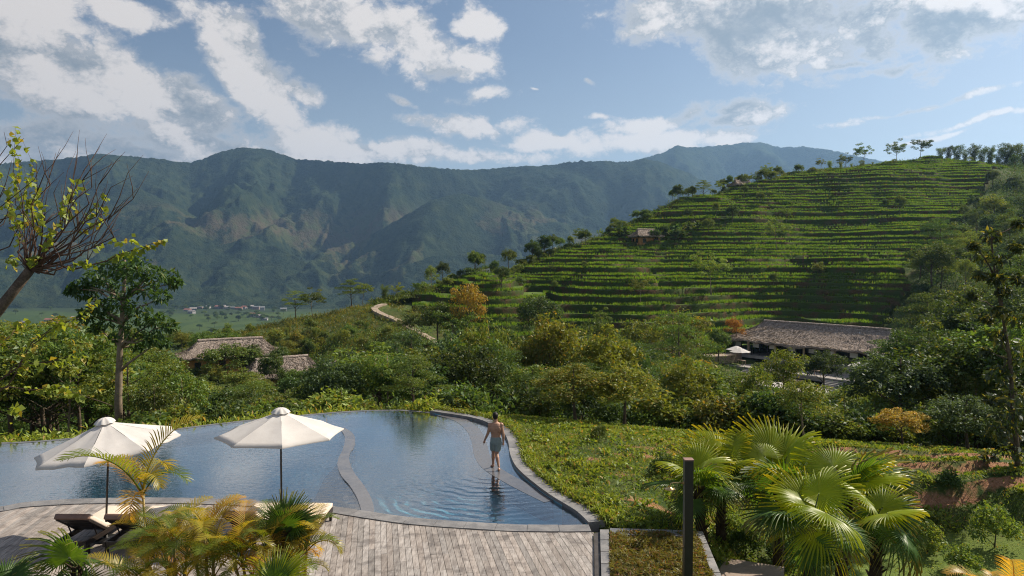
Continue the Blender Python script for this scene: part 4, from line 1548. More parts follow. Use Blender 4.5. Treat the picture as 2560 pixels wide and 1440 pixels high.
M_BARK = mat_simple('grey_brown_bark', (0.10, 0.075, 0.055), 0.9, 0.4, 3, 0.6, 0.03, 0.2)
M_BARK_L = mat_simple('pale_bark', (0.21, 0.165, 0.12), 0.9, 0.35, 3, 0.5, 0.03, 0.2)
L_DARK = mat_leaf('leaf_dark_green', (0.034, 0.070, 0.020), (0.092, 0.145, 0.038), (0.15, 0.16, 0.04), .05)
L_MID = mat_leaf('leaf_mid_green', (0.058, 0.112, 0.024), (0.155, 0.215, 0.046), (0.2, 0.18, 0.04), .06)
L_LIGHT = mat_leaf('leaf_light_green', (0.095, 0.16, 0.028), (0.21, 0.265, 0.055), (0.28, 0.25, 0.05), .08)
L_YELLOW = mat_leaf('leaf_yellow_green', (0.10, 0.14, 0.024), (0.23, 0.25, 0.045), (0.33, 0.25, 0.045), .10)
L_ORANGE = mat_leaf('leaf_orange_brown', (0.16, 0.135, 0.025), (0.36, 0.25, 0.045), (0.42, 0.2, 0.04), .2)
L_RED = mat_leaf('leaf_flame_orange', (0.22, 0.07, 0.02), (0.42, 0.17, 0.03), (0.45, 0.25, 0.05), .25)
L_BLUE = mat_leaf('leaf_blue_green', (0.046, 0.088, 0.036), (0.12, 0.175, 0.07), None)
L_GOLD = mat_leaf('leaf_golden', (0.20, 0.165, 0.03), (0.42, 0.31, 0.06), (0.45, 0.24, 0.05), .15, hue_var=0)
MATS = {'gold': L_GOLD, 'dark': L_DARK, 'mid': L_MID, 'light': L_LIGHT, 'yellow': L_YELLOW, 'orange': L_ORANGE, 'red': L_RED, 'blue': L_BLUE}

PROTO = {}


def proto(kind, h, trunk_r, clumps, per, L, W, bark, nlimb=14, split=.35, bend=.05, **kw):
    cm = crown_mesh(kind + '_crown', clumps, per, L, W, L_MID, **kw)
    tm = trunk_mesh(kind + '_trunk', h * .93, trunk_r, clumps, bark, bend, nlimb, split)
    PROTO.setdefault(kind, []).append((h, tm, cm))


def ellip_clumps(n, c, R3, rc, flat=.8, top=0.0, inner=.35):
    out = []
    for i in range(n):
        d = Vector((random.gauss(0, 1), random.gauss(0, 1), random.gauss(0, 1))).normalized()
        if d.z < -.45: d.z *= -.6
        k = random.uniform(inner, 1.0) ** .6
        rr = rc * random.uniform(.65, 1.3)
        out.append(((c[0] + d.x * R3[0] * k, c[1] + d.y * R3[1] * k, c[2] + d.z * R3[2] * k), (rr, rr, rr * flat)))
    return out


for s in range(4):                                    # spreading broadleaf, 8 m
    proto('broad', 8, .15, ellip_clumps(46, (0, 0, 5.2), (2.7, 2.7, 2.6), .85), 135, .25, .13, M_BARK, droop=.45)
for s in range(3):                                    # flat tiers of fine leaves, 8 m
    cl = []
    for z, rr, k in ((4.6, 3.2, 13), (5.8, 3.4, 14), (6.9, 2.6, 10), (7.7, 1.4, 5)):
        for i in range(k):
            a = random.uniform(0, 6.28); q_ = rr * math.sqrt(random.random())
            cl.append(((q_ * math.cos(a), q_ * math.sin(a), z + random.gauss(0, .18) - .05 * q_ * q_ / rr), (.95, .95, .26)))
    proto('layered', 8, .15, cl, 165, .17, .085, M_BARK, droop=.1, split=.3)
for s in range(3):                                    # airy, light, hanging leaves, 8 m
    proto('loose', 8, .09, ellip_clumps(44, (0, 0, 4.9), (1.9, 1.9, 3.0), .62, 1.0), 75, .26, .09, M_BARK_L, droop=.9, outward=.5, split=.2)
for s in range(4):                                    # thin young tree with an umbrella of leaves, 6 m
    cl = []
    for i in range(26):
        a = random.uniform(0, 6.28); q_ = 2.3 * math.sqrt(random.random())
        cl.append(((q_ * math.cos(a), q_ * math.sin(a), 5.0 - .16 * q_ * q_ + random.gauss(0, .62)), (.55, .55, .3)))
    cl += [((random.gauss(0, .7), random.gauss(0, .7), random.uniform(3.4, 4.6)), (.45, .45, .3)) for i in range(3)]
    proto('young', 6, .065, cl, 85, .24, .11, M_BARK_L, split=.4, droop=.4, bend=.09)
for s in range(2):                                    # dense dark oval, 5 m
    proto('oval', 5, .10, ellip_clumps(40, (0, 0, 3.2), (1.25, 1.25, 1.75), .55, 1.0, inner=.5), 120, .2, .1, M_BARK, droop=.5)
for s in range(3):                                    # bamboo clump, 7 m
    cl = []
    for i in range(11):
        a = random.uniform(0, 6.28); ln = random.uniform(.75, 1.05); out_ = random.uniform(.5, 1.9)
        for t in np.linspace(.15, 1, 8):
            cl.append(((out_ * math.cos(a) * t ** 1.6 + random.gauss(0, .3), out_ * math.sin(a) * t ** 1.6 + random.gauss(0, .3), 7 * ln * (t - .16 * t ** 4)), (.5, .5, .45)))
    proto('bamboo', 7, .05, cl, 62, .3, .06, M_BARK_L, nlimb=16, split=.02, droop=1.0, outward=.4)
for s in range(4):                                    # shrub, 2.4 m
    proto('shrub', 2.4, .04, ellip_clumps(26, (0, 0, 1.15), (1.15, 1.15, .95), .45, .9), 75, .2, .095, M_BARK, droop=.3, split=.05)
for s in range(2):                                    # long blades in rosettes: bananas and dracaenas, 3 m
    V, F, rn = [], [], []
    b0 = 0
    for i in range(34):
        a = random.uniform(0, 6.28); e = random.uniform(.15, 1.35); ln = random.uniform(1.1, 1.9)
        base = np.array([random.gauss(0, .15), random.gauss(0, .15), random.uniform(.7, 1.7)])
        prev = None
        for t in np.linspace(0, 1, 6):
            p = base + np.array([math.cos(a) * math.cos(e), math.sin(a) * math.cos(e), math.sin(e)]) * ln * t - np.array([0, 0, .5 * t * t * ln])
            w = .16 * math.sin(math.pi * (.12 + .86 * t))
            sd = np.array([-math.sin(a), math.cos(a), 0]) * w
            V += [p + sd + [0, 0, w * .4], p, p - sd + [0, 0, w * .4]]
        for j in range(5):
            k = b0 + j * 3
            F += [(k, k + 1, k + 4, k + 3), (k + 1, k + 2, k + 5, k + 4)]
        rn += [random.random()] * 18
        b0 += 18
    cm = mesh_np('rosette_crown', np.array(V), np.array(F), L_LIGHT, True, {'rnd': rn})
    tm = MB().tube([(0, 0, 0), (.05, 0, .8), (0, .05, 1.7)], [.09, .08, .05], 7).mesh('rosette_trunk', M_BARK, True)
    PROTO.setdefault('rosette', []).append((3.0, tm, cm))


CAT = {'shrub': 'shrub', 'bamboo': 'bamboo', 'rosette': 'plant'}
NAME = {'broad': 'broadleaf_tree', 'layered': 'tiered_tree', 'loose': 'slender_tree', 'young': 'young_tree', 'oval': 'oval_tree', 'bamboo': 'bamboo_clump', 'shrub': 'shrub', 'rosette': 'long_leaved_plant'}


def plant(kind, mat, x, y, h, label, group=None, sx=None, z=None, sink=0.08):
    lst = PROTO[kind]
    h0, tm, cm = lst[random.randrange(len(lst))]
    if z is None: z = ground_z(x, y)
    root = empty(NAME[kind], (x, y, z - sink), random.uniform(0, 6.28))
    s = h / h0
    w = (sx if sx else 1.0) * s * random.uniform(.9, 1.1)
    root.scale = (w, w, s)
    tag(root, label, CAT.get(kind, 'tree'), group)
    link('trunk' if kind not in ('bamboo', 'shrub', 'rosette') else 'stem', tm, root)
    c = link('crown' if kind not in ('shrub', 'rosette') else 'foliage', cm, root)
    c.material_slots[0].link = 'OBJECT'
    c.material_slots[0].material = MATS[mat]
    return root


_HY = np.concatenate([np.arange(24, 120, .5), np.arange(120, 300, .5)])


def hit(u, v, y0=30.0):
    """depth at which the sight line through a pixel meets the land"""
    d = pix_dir(u, v)
    ys = _HY[_HY >= y0]
    k = ys / d.y
    z = CAMH + d.z * k
    g = land(d.x * k, ys) - z
    i = np.argmax(g > 0)
    if g[i] <= 0: i = int(np.argmax(g))
    return float(ys[i])


def plant_pix(kind, mat, u, vb, vt, label, group=None, d=None, sx=None):
    """plant whose foot is seen at (u, vb) and whose top reaches row vt"""
    if d is None: d = hit(u, vb)
    p = at(u, vb, d)
    z = ground_z(p.x, p.y)
    h = at(u, vt, d).z - z
    return plant(kind, mat, p.x, p.y, max(h, .6), label, group, sx, z)


# the wood behind the houses at the left
LOOK = {'dark': 'dark green', 'mid': 'mid-green', 'light': 'light green', 'yellow': 'olive-yellow', 'orange': 'rusty', 'red': 'flame-orange', 'blue': 'bluish green'}
FORM = {'broad': 'broad-crowned tree', 'layered': 'flat-tiered tree', 'loose': 'airy slender tree', 'oval': 'oval-crowned tree', 'young': 'thin-stemmed tree', 'bamboo': 'bamboo clump', 'shrub': 'shrub'}
MARKS = ((120, 'at the left edge'), (250, 'left of the tall slender tree'), (420, 'behind the leaning parasol'), (560, 'below the long thatched house'), (800, 'behind the taut parasol'), (960, 'behind the stone weir'), (1130, 'below the sandy path'),
         (1300, 'behind the walking man'), (1500, 'behind the grass slope'), (1700, 'left of the fan palms'), (1900, 'below the pavilion\'s left end'), (2100, 'behind the fan palms'), (2300, 'below the pavilion\'s right end'), (9999, 'right of the pavilion'))
ROWS = ((42, 'front row of the wood'), (54, 'second row of the wood'), (72, 'middle of the wood'), (96, 'far part of the wood'), (999, 'back edge of the wood'))


def wood_label(kind, mat, u, y):
    return f"{LOOK[mat]} {FORM[kind]} {next(t for k, t in MARKS if u < k)}, {next(t for k, t in ROWS if y < k)}"


def slope_label(kind, mat, u, y):
    hgt = 'foot' if y < 90 else 'lower part' if y < 130 else 'middle' if y < 180 else 'top'
    return f"{LOOK[mat]} {FORM[kind]} at {hgt} of the {'right-edge ' if u > 2480 else ''}slope beside the terraces"


# --- single trees that stand out, each named after what sets it apart
for a in (
    # on the crest line of the hill, from left to right
    ('layered', 'light', 740, 800, 727, 'left tree of the flat-topped pair on the bare spur', None, 148),
    ('young', 'mid', 782, 798, 722, 'right tree of the flat-topped pair on the bare spur', None, 148),
    ('layered', 'mid', 880, 775, 697, 'wide umbrella-shaped tree left of the bend in the sandy path', None, 150),
    ('young', 'mid', 905, 772, 705, 'small tree leaning on the umbrella tree by the path bend', None, 151),
    ('bamboo', 'mid', 962, 765, 705, 'thin leafy clump right above the bend in the sandy path', None, 153),
    ('young', 'light', 993, 758, 708, 'spindly sapling just right of the path bend', None, 155),
    ('young', 'light', 1040, 745, 705, 'low spindly sapling on the crest between path bend and lone pole tree', None, 158),
    ('loose', 'light', 1078, 738, 660, 'lone narrow pole-like tree on the left crest', None, 160),
    ('broad', 'dark', 1195, 700, 627, 'dark bushy tree where the white wall meets the crest', None, 172),
    ('broad', 'dark', 1150, 705, 672, 'low dark tree below the bushy crest tree', None, 168),
    ('broad', 'mid', 1272, 668, 622, 'pale bushy tree on the crest right of the dark one', None, 178),
    ('broad', 'dark', 1330, 655, 598, 'dark round tree on the crest midway to the hut', None, 184),
    ('oval', 'dark', 1362, 645, 588, 'tall dark oval tree on the crest midway to the hut', None, 187),
    ('broad', 'mid', 1400, 638, 592, 'green tree on the crest beside the dark oval one', None, 190),
    ('young', 'mid', 1455, 622, 572, 'feathery tree on the crest, second left of the hut', None, 195),
    ('young', 'light', 1500, 606, 572, 'light feathery tree on the crest just left of the hut', None, 199),
    ('bamboo', 'dark', 1548, 600, 556, 'narrow dark tree standing in front of the crest hut', None, 198),
    ('broad', 'light', 1612, 560, 522, 'light green tree right behind the crest hut', None, 212),
    ('young', 'mid', 1652, 548, 512, 'small tree on the crest right of the hut roof', None, 216),
    ('young', 'mid', 1712, 520, 474, 'slim tree at the steep step of the crest', None, 222),
    ('layered', 'mid', 1758, 515, 450, 'larger spreading tree at the steep step of the crest', None, 223),
    ('young', 'light', 1800, 490, 452, 'bare-stemmed thin tree on the steep crest', None, 232),
    ('broad', 'dark', 1855, 480, 434, 'dark tree beside the small upper roof', None, 236),
    ('broad', 'mid', 1905, 470, 420, 'green tree right of the small upper roof', None, 240),
    ('young', 'light', 2052, 432, 396, 'slender sapling on the upper crest against the blue mountain', None, 254),
    ('young', 'mid', 2112, 432, 384, 'small flat-topped tree, first of the crest trees against the sky', None, 256),
    ('young', 'mid', 2158, 428, 360, 'tall thin tree, second of the crest trees against the sky', None, 258),
    ('young', 'mid', 2240, 412, 351, 'open-branched tree, third of the crest trees against the sky', None, 262),
    ('young', 'dark', 2300, 404, 347, 'dense rounded tree, fourth of the crest trees against the sky', None, 266),
    ('young', 'mid', 2422, 425, 390, 'thin tree standing on the topmost terrace', None, 250),
    # on the terraces
    ('young', 'light', 1943, 628, 545, 'pale thin-stemmed tree alone in the middle of the terraces'),
    ('young', 'light', 1778, 742, 632, 'pale wide tree with earth mound at its foot on the lower terraces'),
    ('young', 'light', 1600, 772, 694, 'pale little tree on the terraces above the yellow tree'),
    ('young', 'mid', 1965, 566, 515, 'small leafy tree behind the lone terrace tree'),
    ('oval', 'mid', 2250, 542, 488, 'lone dense bush-like tree on the upper right terraces'),
    ('shrub', 'light', 2046, 685, 652, 'small bright shrub on the terrace edge, mid-slope'),
    ('broad', 'dark', 1255, 728, 664, 'dark tree in the fold of the left terraces'),
    ('shrub', 'dark', 1300, 722, 690, 'dark shrub in the fold of the left terraces'),
    ('broad', 'dark', 1345, 905, 738, 'tall dark tree in front of the lower left terraces'),
    ('loose', 'orange', 1165, 890, 700, 'tall rusty-leaved tree on a thin stem below the left terraces'),
    ('young', 'mid', 1378, 690, 660, 'small round tree on the knoll of the left terraces'),
    ('young', 'mid', 1012, 845, 790, 'sapling beside the upper stretch of sandy path'),
    ('young', 'mid', 1050, 862, 772, 'leafy sapling beside the middle stretch of sandy path'),
    ('broad', 'mid', 1095, 880, 752, 'bushy tree right of the sandy path, below terraces'),
    ('young', 'mid', 1130, 900, 770, 'sapling at the lower end of the sandy path'),
    ('rosette', 'blue', 1470, 860, 795, 'spiky palm-like plant at the foot of the terraces'),
    # round the pavilion
    ('loose', 'yellow', 1690, 985, 768, 'big yellow-green airy tree left of the pavilion'),
    ('loose', 'yellow', 1610, 960, 785, 'yellow-green tree left of the big airy one'),
    ('loose', 'red', 1838, 880, 788, 'small tree with flame-orange crown behind the pavilion corner'),
    ('oval', 'mid', 1797, 912, 822, 'small oval tree by the sandy yard left of the pavilion'),
    ('loose', 'light', 1965, 1075, 862, 'light green tapering tree in front of the pavilion'),
    ('broad', 'dark', 2062, 1000, 872, 'round dark tree in front of the pavilion centre'),
    ('layered', 'dark', 2215, 1030, 850, 'dark tiered tree covering the right end of the pavilion'),
    ('layered', 'dark', 2330, 1020, 835, 'tallest dark tiered tree right of the pavilion'),
    ('oval', 'mid', 1895, 965, 905, 'small rounded tree near the pavilion steps'),
    # garden edge
    ('broad', 'dark', 1400, 985, 832, 'tall dark tree in the wood before the lower terraces', None, 78),
    ('layered', 'mid', 1490, 985, 850, 'flat-topped tree in the wood right of the tall dark one', None, 82),
    ('broad', 'dark', 1235, 1000, 868, 'dark full tree above the head of the walking man', None, 70),
    ('loose', 'light', 1085, 1000, 872, 'light feathery tree at the lower end of the path', None, 72),
    ('broad', 'mid', 1010, 1010, 880, 'full green tree left below the sandy path end', None, 66),
    ('oval', 'dark', 905, 1000, 882, 'dark upright tree above the weir in the middle distance', None, 72),
    ('broad', 'dark', 1580, 1000, 868, 'dark spreading tree behind the olive-yellow ones', None, 66),
    ('loose', 'light', 1885, 1100, 905, 'tall fresh green tree left behind the fan palms', None, 42),
    ('broad', 'mid', 1775, 1090, 930, 'leafy green tree behind the shower post', None, 44),
    ('broad', 'light', 2105, 1110, 958, 'pale green bushy tree below the wide pavilion steps', None, 46),
    ('loose', 'yellow', 1705, 1080, 880, 'slender golden-green tree behind the grass slope\'s right end', None, 52),
    ('broad', 'dark', 1640, 1085, 925, 'dark bushy tree beside the olive-yellow one', None, 46),
    ('broad', 'mid', 2180, 1100, 965, 'mid-green round tree above the golden-orange one', None, 50),
    ('broad', 'dark', 1330, 1050, 925, 'dark rounded tree directly right above the walking man', None, 44),
    ('loose', 'light', 840, 1020, 905, 'light wispy tree above the far pool rim', None, 50),
    ('broad', 'dark', 930, 1030, 900, 'large dark tree above the far pool rim', None, 56),
    ('broad', 'yellow', 1560, 1090, 912, 'olive-yellow spreading tree beyond the grass slope'),
    ('broad', 'yellow', 1440, 1075, 905, 'olive-green tree beyond the soil edge of the grass slope'),
    ('loose', 'light', 2010, 1160, 940, 'fresh green tree rising behind the fan palms'),
    ('broad', 'gold', 2258, 1150, 1018, 'rounded golden-orange shrub-like tree right of the fan palms'),
    ('broad', 'blue', 2420, 1170, 985, 'blue-green leafy tree right of the golden one'),
    ('rosette', 'light', 1062, 1030, 968, 'spiky yellow-green plant at the far rim of the pool'),
    ('rosette', 'blue', 2310, 1190, 1090, 'banana plant with broad leaves behind the soil banks'),
    ('oval', 'dark', 700, 925, 868, 'clipped round dark tree right of the thatched house wall', None, 110),
    ('oval', 'dark', 628, 930, 862, 'dark oval tree in front of the thatched house', None, 108),
    ('broad', 'mid', 566, 935, 856, 'bushy tree covering the middle of the thatched house', None, 106),
    ('loose', 'yellow', 724, 900, 845, 'yellow feathery tree at the right end of the thatched house'),
    ('oval', 'dark', 680, 960, 884, 'dark rounded tree between the two thatched roofs', None, 100), ('broad', 'light', 612, 1000, 918, 'light green tree before the lower thatched house', None, 92), ('loose', 'yellow', 530, 970, 905, 'yellowish bush-like tree at the foot of the ochre wall', None, 104),
    ('oval', 'dark', 773, 902, 852, 'clipped dark round tree on the bare slope'),
    ('layered', 'mid', 120, 1010, 868, 'wide tiered tree low at the left edge'),
    ('loose', 'orange', 960, 960, 868, 'tall tree with orange-tipped top left of the sandy path end'),
):
    kind, mat, u, vb, vt, lab = a[:6]
    wide = {'broad': 1.75, 'loose': 1.7, 'layered': 1.25}.get(kind, 1.2) if (vb > 930 or mat == 'yellow') and not (1850 < u < 2110 and vt < 930) else 1.1
    plant_pix(kind, mat, u, vb, vt, lab, None, a[7] if len(a) > 7 else None, wide)

# bamboo along the top right crest
for k, u in enumerate(np.linspace(2350, 2600, 13)):
    plant_pix('bamboo', ['mid', 'dark', 'dark'][k % 3], float(u), 425, 352 + random.uniform(-8, 34), 'bamboo clump in the row on the crest at the top right', 'bamboo row on the top right crest', d=272 + random.uniform(-5, 6), sx=1.25)
for k, u in enumerate(np.linspace(2075, 2235, 7)):
    plant_pix('bamboo', 'light', float(u), 425, 398 + random.uniform(-4, 8), 'low feathery clump on the crest beneath the tall crest trees', 'low clumps on the upper crest', d=262, sx=1.2)

# --- the wood between pool and hill, filled by eye-level band
ENV = ([-200, 0, 150, 300, 430, 460, 560, 700, 770, 850, 900, 1000, 1150, 1300, 1450, 1560, 1700, 1780, 1850, 2150, 2250, 2320, 2450, 2700],
       [800, 808, 830, 868, 925, 958, 968, 958, 935, 905, 890, 885, 885, 872, 866, 870, 885, 945, 1000, 1000, 915, 830, 780, 740])


def free_spot(u, v):
    """keep the houses, the path and the patio in view"""
    return True


placed = []
GROUPS = {'far': ('green tree in the thick wood below the terraced hill', 'trees of the wood below the terraced hill'),
          'near': ('leafy tree in the belt just beyond the pool edge', 'trees just beyond the pool'),
          'left': ('tree in the dense wood at the left below the valley view', 'trees of the left wood'),
          'slope': ('tree on the overgrown slope right of the terraces', 'trees of the right slope'),
          'sh_near': ('low shrub in the belt just beyond the pool edge', 'shrubs just beyond the pool'),
          'sh_far': ('shrub in the undergrowth below the terraced hill', 'shrubs below the terraced hill'),
          'sh_slope': ('shrub on the overgrown slope right of the terraces', 'shrubs of the right slope')}
count = {k: 0 for k in GROUPS}
rows = [36.5, 38.5, 42, 46.5, 51.5, 57, 63, 70, 77, 85, 93, 101, 109, 117]
for ri, y in enumerate(rows):
    step = 2.3 + y * .042
    x = -.80 * y
    while x < .86 * y:
        xx, yy = x + random.gauss(0, step * .25), y + random.gauss(0, 1.6 + y * .02)
        x += step
        u = 1280 + xx / yy * FPX
        if xx > 37 and yy > 90 and xx < 72: continue                       # patio and pavilion
        if -58 < xx < -34 and 105 < yy < 128: continue                     # thatched houses
        if yy < 38 and -3 < xx < 34 and yy < 34.5 + .0 * xx: continue
        z = ground_z(xx, yy)
        ve = float(np.interp(u, *ENV)) + random.choice((random.uniform(-34, 0), random.uniform(0, 40), random.uniform(20, 80))) * (.45 if 430 < u < 800 else 1)
        if 1780 < u < 2250: ve = max(ve, float(np.interp(u, *ENV)))
        tall = random.random() < .17 and not (430 < u < 820 or 1760 < u < 2260)
        if tall: ve -= random.uniform(45, 95)
        hmax = at(u, ve, yy).z - z
        h = min(hmax, random.uniform(8, 12) if tall else random.uniform(5.2, 10.5) if u > 450 else random.uniform(8, 14))
        if h < 1.0: continue
        zone = 'slope' if u > 2300 else 'left' if u < 480 else 'near' if yy < 50 else 'far'
        if h < 2.9:
            key = {'near': 'sh_near', 'slope': 'sh_slope'}.get(zone, 'sh_far')
            kind = 'shrub'; h = max(h, 1.2)
        else:
            key = zone
            kind = random.choices(['broad', 'layered', 'loose', 'oval', 'young'], [4.4, 2.4, 2.6, .8, 1.1])[0]
            if u < 450 and random.random() < .35: kind = 'layered'
        mat = random.choices(['dark', 'mid', 'light', 'yellow', 'orange', 'blue'], [3.8, 4.6, 2.6, 1.4 if 1150 < u < 1900 else .7, 0, 1.6])[0]
        plant(kind, mat, xx, yy, h, wood_label(kind, mat, u, yy), 'shrubs of the wood' if kind == 'shrub' else 'trees of the wood', z=z, sx=random.uniform(.8, 1.05) if tall else random.uniform(1.0, 1.5) if h > 4 else 1.3)
        count[key] += 1

for k in range(46):                                    # trees behind and beside the thatched houses
    u, y = random.uniform(-60, 640), random.uniform(122, 165)
    x = (u - 1280) / FPX * y
    z = ground_z(x, y)
    h = min(at(u, random.uniform(806, 850) if u < 430 else random.uniform(818, 850), y).z - z, random.uniform(7, 15))
    if h < 2.5: continue
    kd, mt = random.choice(['broad', 'layered', 'loose', 'broad']), random.choice(['dark', 'mid', 'mid', 'light', 'yellow'])
    where = 'at the left edge, valley side' if u < 120 else 'behind the tall slender tree' if u < 420 else 'behind the long thatched house'
    plant(kd, mt, x, y, h, f"{LOOK[mt]} {FORM[kd]} {where}, {'nearer' if y < 140 else 'farther'} row", 'hillside trees at the left', z=z, sx=random.uniform(1.0, 1.3))

# shrubs that hide the trunks at the garden's edge
for k in range(44):
    x = random.uniform(-22, 26)
    y = 33.2 + random.uniform(0, 3.0) + (1.2 if x < 3 else 0)
    if x < -2: y = max(29.0 + (x + 22) * .25, 27.5) + random.uniform(0, 3)
    u = 1280 + x / y * FPX
    mt = random.choice(['mid', 'light', 'dark', 'mid', 'blue', 'yellow'])
    plant('shrub', mt, x, y, random.uniform(1.3, 2.6), wood_label('shrub', mt, u, y), 'shrubs of the wood', sx=random.uniform(1.0, 1.4))
for k in range(30):                                    # trees on the crest between path bend and hut, and above it
    u = random.choice((random.uniform(1090, 1560), random.uniform(1640, 1960)))
    dc = float(np.interp(u, [930, 1060, 1200, 1400, 1550, 1700, 1850, 2000], [152, 160, 172, 192, 206, 222, 240, 252])) + random.uniform(-3, 6)
    kd, mt = random.choice(['broad', 'broad', 'young', 'oval']), random.choice(['dark', 'mid', 'mid', 'light'])
    sec = 'below the white wall' if u < 1200 else 'between white wall and hut' if u < 1400 else 'left of the crest hut' if u < 1560 else 'right of the crest hut' if u < 1800 else 'near the upper roof'
    plant(kd, mt, (u - 1280) / FPX * dc, dc, random.uniform(3, 5.8), f'{LOOK[mt]} {FORM[kd]} on the crest {sec}', 'trees along the crest')
for k in range(16):                                    # small growth dotted over the terraces
    u, v = random.uniform(1250, 2250), random.uniform(480, 800)
    d = hit(u, v, 112)
    p = at(u, v, d)
    if not terrace_mask(np.array([p.x]), np.array([p.y]))[0] or d > 245: continue
    kd, mt = random.choice(['young', 'shrub', 'shrub', 'oval']), random.choice(['mid', 'dark', 'light'])
    plant(kd, mt, p.x, p.y, random.uniform(1.2, 2.2) if kd == 'shrub' else random.uniform(2.5, 4.2), f"{LOOK[mt]} {FORM[kd]} on the {'upper' if v < 560 else 'middle' if v < 680 else 'lower'} {'left' if u < 1700 else 'right'} terraces", 'small growth dotted over the terraces')
for (u, d, h, mt, lab) in ((478, 105, 4.2, 'dark', 'dark tree at the left corner of the long thatched house'), (512, 102, 3.6, 'mid', 'mid-green tree hiding the ochre wall'), (735, 100, 3.8, 'mid', 'round tree before the lower thatched roof'), (780, 98, 4.0, 'dark', 'dark tree right of the lower thatched roof'), (660, 97, 2.8, 'light', 'light bushy tree under the lower thatched eave')):
    plant('broad', mt, (u - 1280) / FPX * d, d, h, lab, sx=1.3)

# right slope, above the pavilion wood
for k in range(125):
    y = random.uniform(60, 240)
    u = random.uniform(2230, 2640)
    x = (u - 1280) / FPX * y
    if terrace_mask(np.array([x - 2]), np.array([y]))[0] or (y > 100 and x < 72 and y < 124): continue
    z = ground_z(x, y)
    v = YH + (CAMH - z) / y * FPX
    if random.random() < .68:
        kd, mt = random.choice(['broad', 'broad', 'layered', 'loose']), random.choice(['dark', 'mid', 'blue', 'dark', 'dark', 'light'])
        plant(kd, mt, x, y, random.uniform(5, 10.5), slope_label(kd, mt, u, y), GROUPS['slope'][1], z=z)
    else:
        mt = random.choice(['mid', 'light', 'blue', 'dark'])
        plant('shrub', mt, x, y, random.uniform(1.8, 3.6), slope_label('shrub', mt, u, y), GROUPS['sh_slope'][1], z=z, sx=1.3)

# shrubs and small growth along the crest and down the path
for k in range(34):
    u = random.uniform(960, 2080)
    vcrest = float(np.interp(u, [930, 1060, 1200, 1400, 1550, 1700, 1850, 2000, 2180], [758, 728, 682, 622, 566, 508, 458, 432, 412]))
    dcrest = float(np.interp(u, [930, 1060, 1200, 1400, 1550, 1700, 1850, 2000, 2180], [152, 160, 172, 192, 206, 222, 240, 252, 262]))
    d = dcrest + random.uniform(-5, 4)
    x = (u - 1280) / FPX * d
    mt = random.choice(['dark', 'mid', 'mid', 'light'])
    sec = 'near the path bend' if u < 1150 else 'left of the crest hut' if u < 1560 else 'right of the crest hut' if u < 1830 else 'near the upper roof'
    plant('shrub', mt, x, d, random.uniform(1.4, 3.2), f'{LOOK[mt]} low shrub on the hill crest {sec}', 'shrubs along the hill crest', sx=1.3)
for k in range(46):
    u = random.uniform(560, 1060); v = random.uniform(822, 910)
    if abs(u - np.interp(v, [770, 790, 815, 845, 870, 890], [938, 960, 1010, 1060, 1100, 1130])) < 30: continue
    d = hit(u, v)
    p = at(u, v, d)
    kd, mt = random.choice(['shrub', 'bamboo', 'shrub']), random.choice(['light', 'yellow', 'mid', 'light'])
    plant(kd, mt, p.x, p.y, random.uniform(1.4, 3.2), f"{LOOK[mt]} {FORM[kd]} on the bare slope {'left of its middle' if u < 760 else 'at its middle' if u < 900 else 'close to the path'}", 'bushes on the bare slope')
for (u, vb, vt) in ((1900, 520, 478), (1830, 560, 510), (1770, 590, 545), (1690, 610, 570), (1660, 600, 560), (1720, 560, 520), (1640, 612, 572), (1860, 500, 462), (2480, 470, 425), (2520, 560, 490), (2440, 590, 520), (2330, 640, 545), (2330, 740, 600), (2300, 700, 612)):
    plant_pix('broad', random.choice(['dark', 'dark', 'mid']), u, vb, vt, f"{'shady' if vb - vt > 50 else 'dark'} tree bordering the {'right' if u > 2200 else 'left'} side of the terraces{', high up' if vb < 560 else ', halfway up' if vb < 620 else ', low down'}", 'trees bordering the terraces')

# ---------------------------------------------------------------- undergrowth and grass
def scatter_stuff(name, label, cat, P, per, L, W, mat, spread, up=.6, rn_scale=None):
    """leafy ground cover: 'per' leaves round each point P (n,3)"""
    n = len(P) * per
    C = np.repeat(P, per, 0) + np.abs(RNG.normal(0, 1, (n, 3))) * np.array([0, 0, spread[2]]) + RNG.normal(0, 1, (n, 3)) * np.array([spread[0], spread[1], 0])
    D = unit(RNG.normal(size=(n, 3)) + np.array([0, 0, up]))
    s = RNG.uniform(.6, 1.4, n)
    rnd = np.clip(np.repeat(RNG.random(len(P)), per) * .6 + RNG.random(n) * .4, 0, 1)
    V, F = leaf_arrays(C, D, L * s, W * s)
    tag(link(name, mesh_np(name, V, F, mat, False, {'rnd': np.repeat(rnd, 4)})), label, cat, kind='stuff')


def sample_ground(n, y0, y1, a0, a1, pw=1.0):
    y = (y0 ** pw + RNG.random(n) * (y1 ** pw - y0 ** pw)) ** (1 / pw)
    x = (a0 + RNG.random(n) * (a1 - a0)) * y
    return x, y


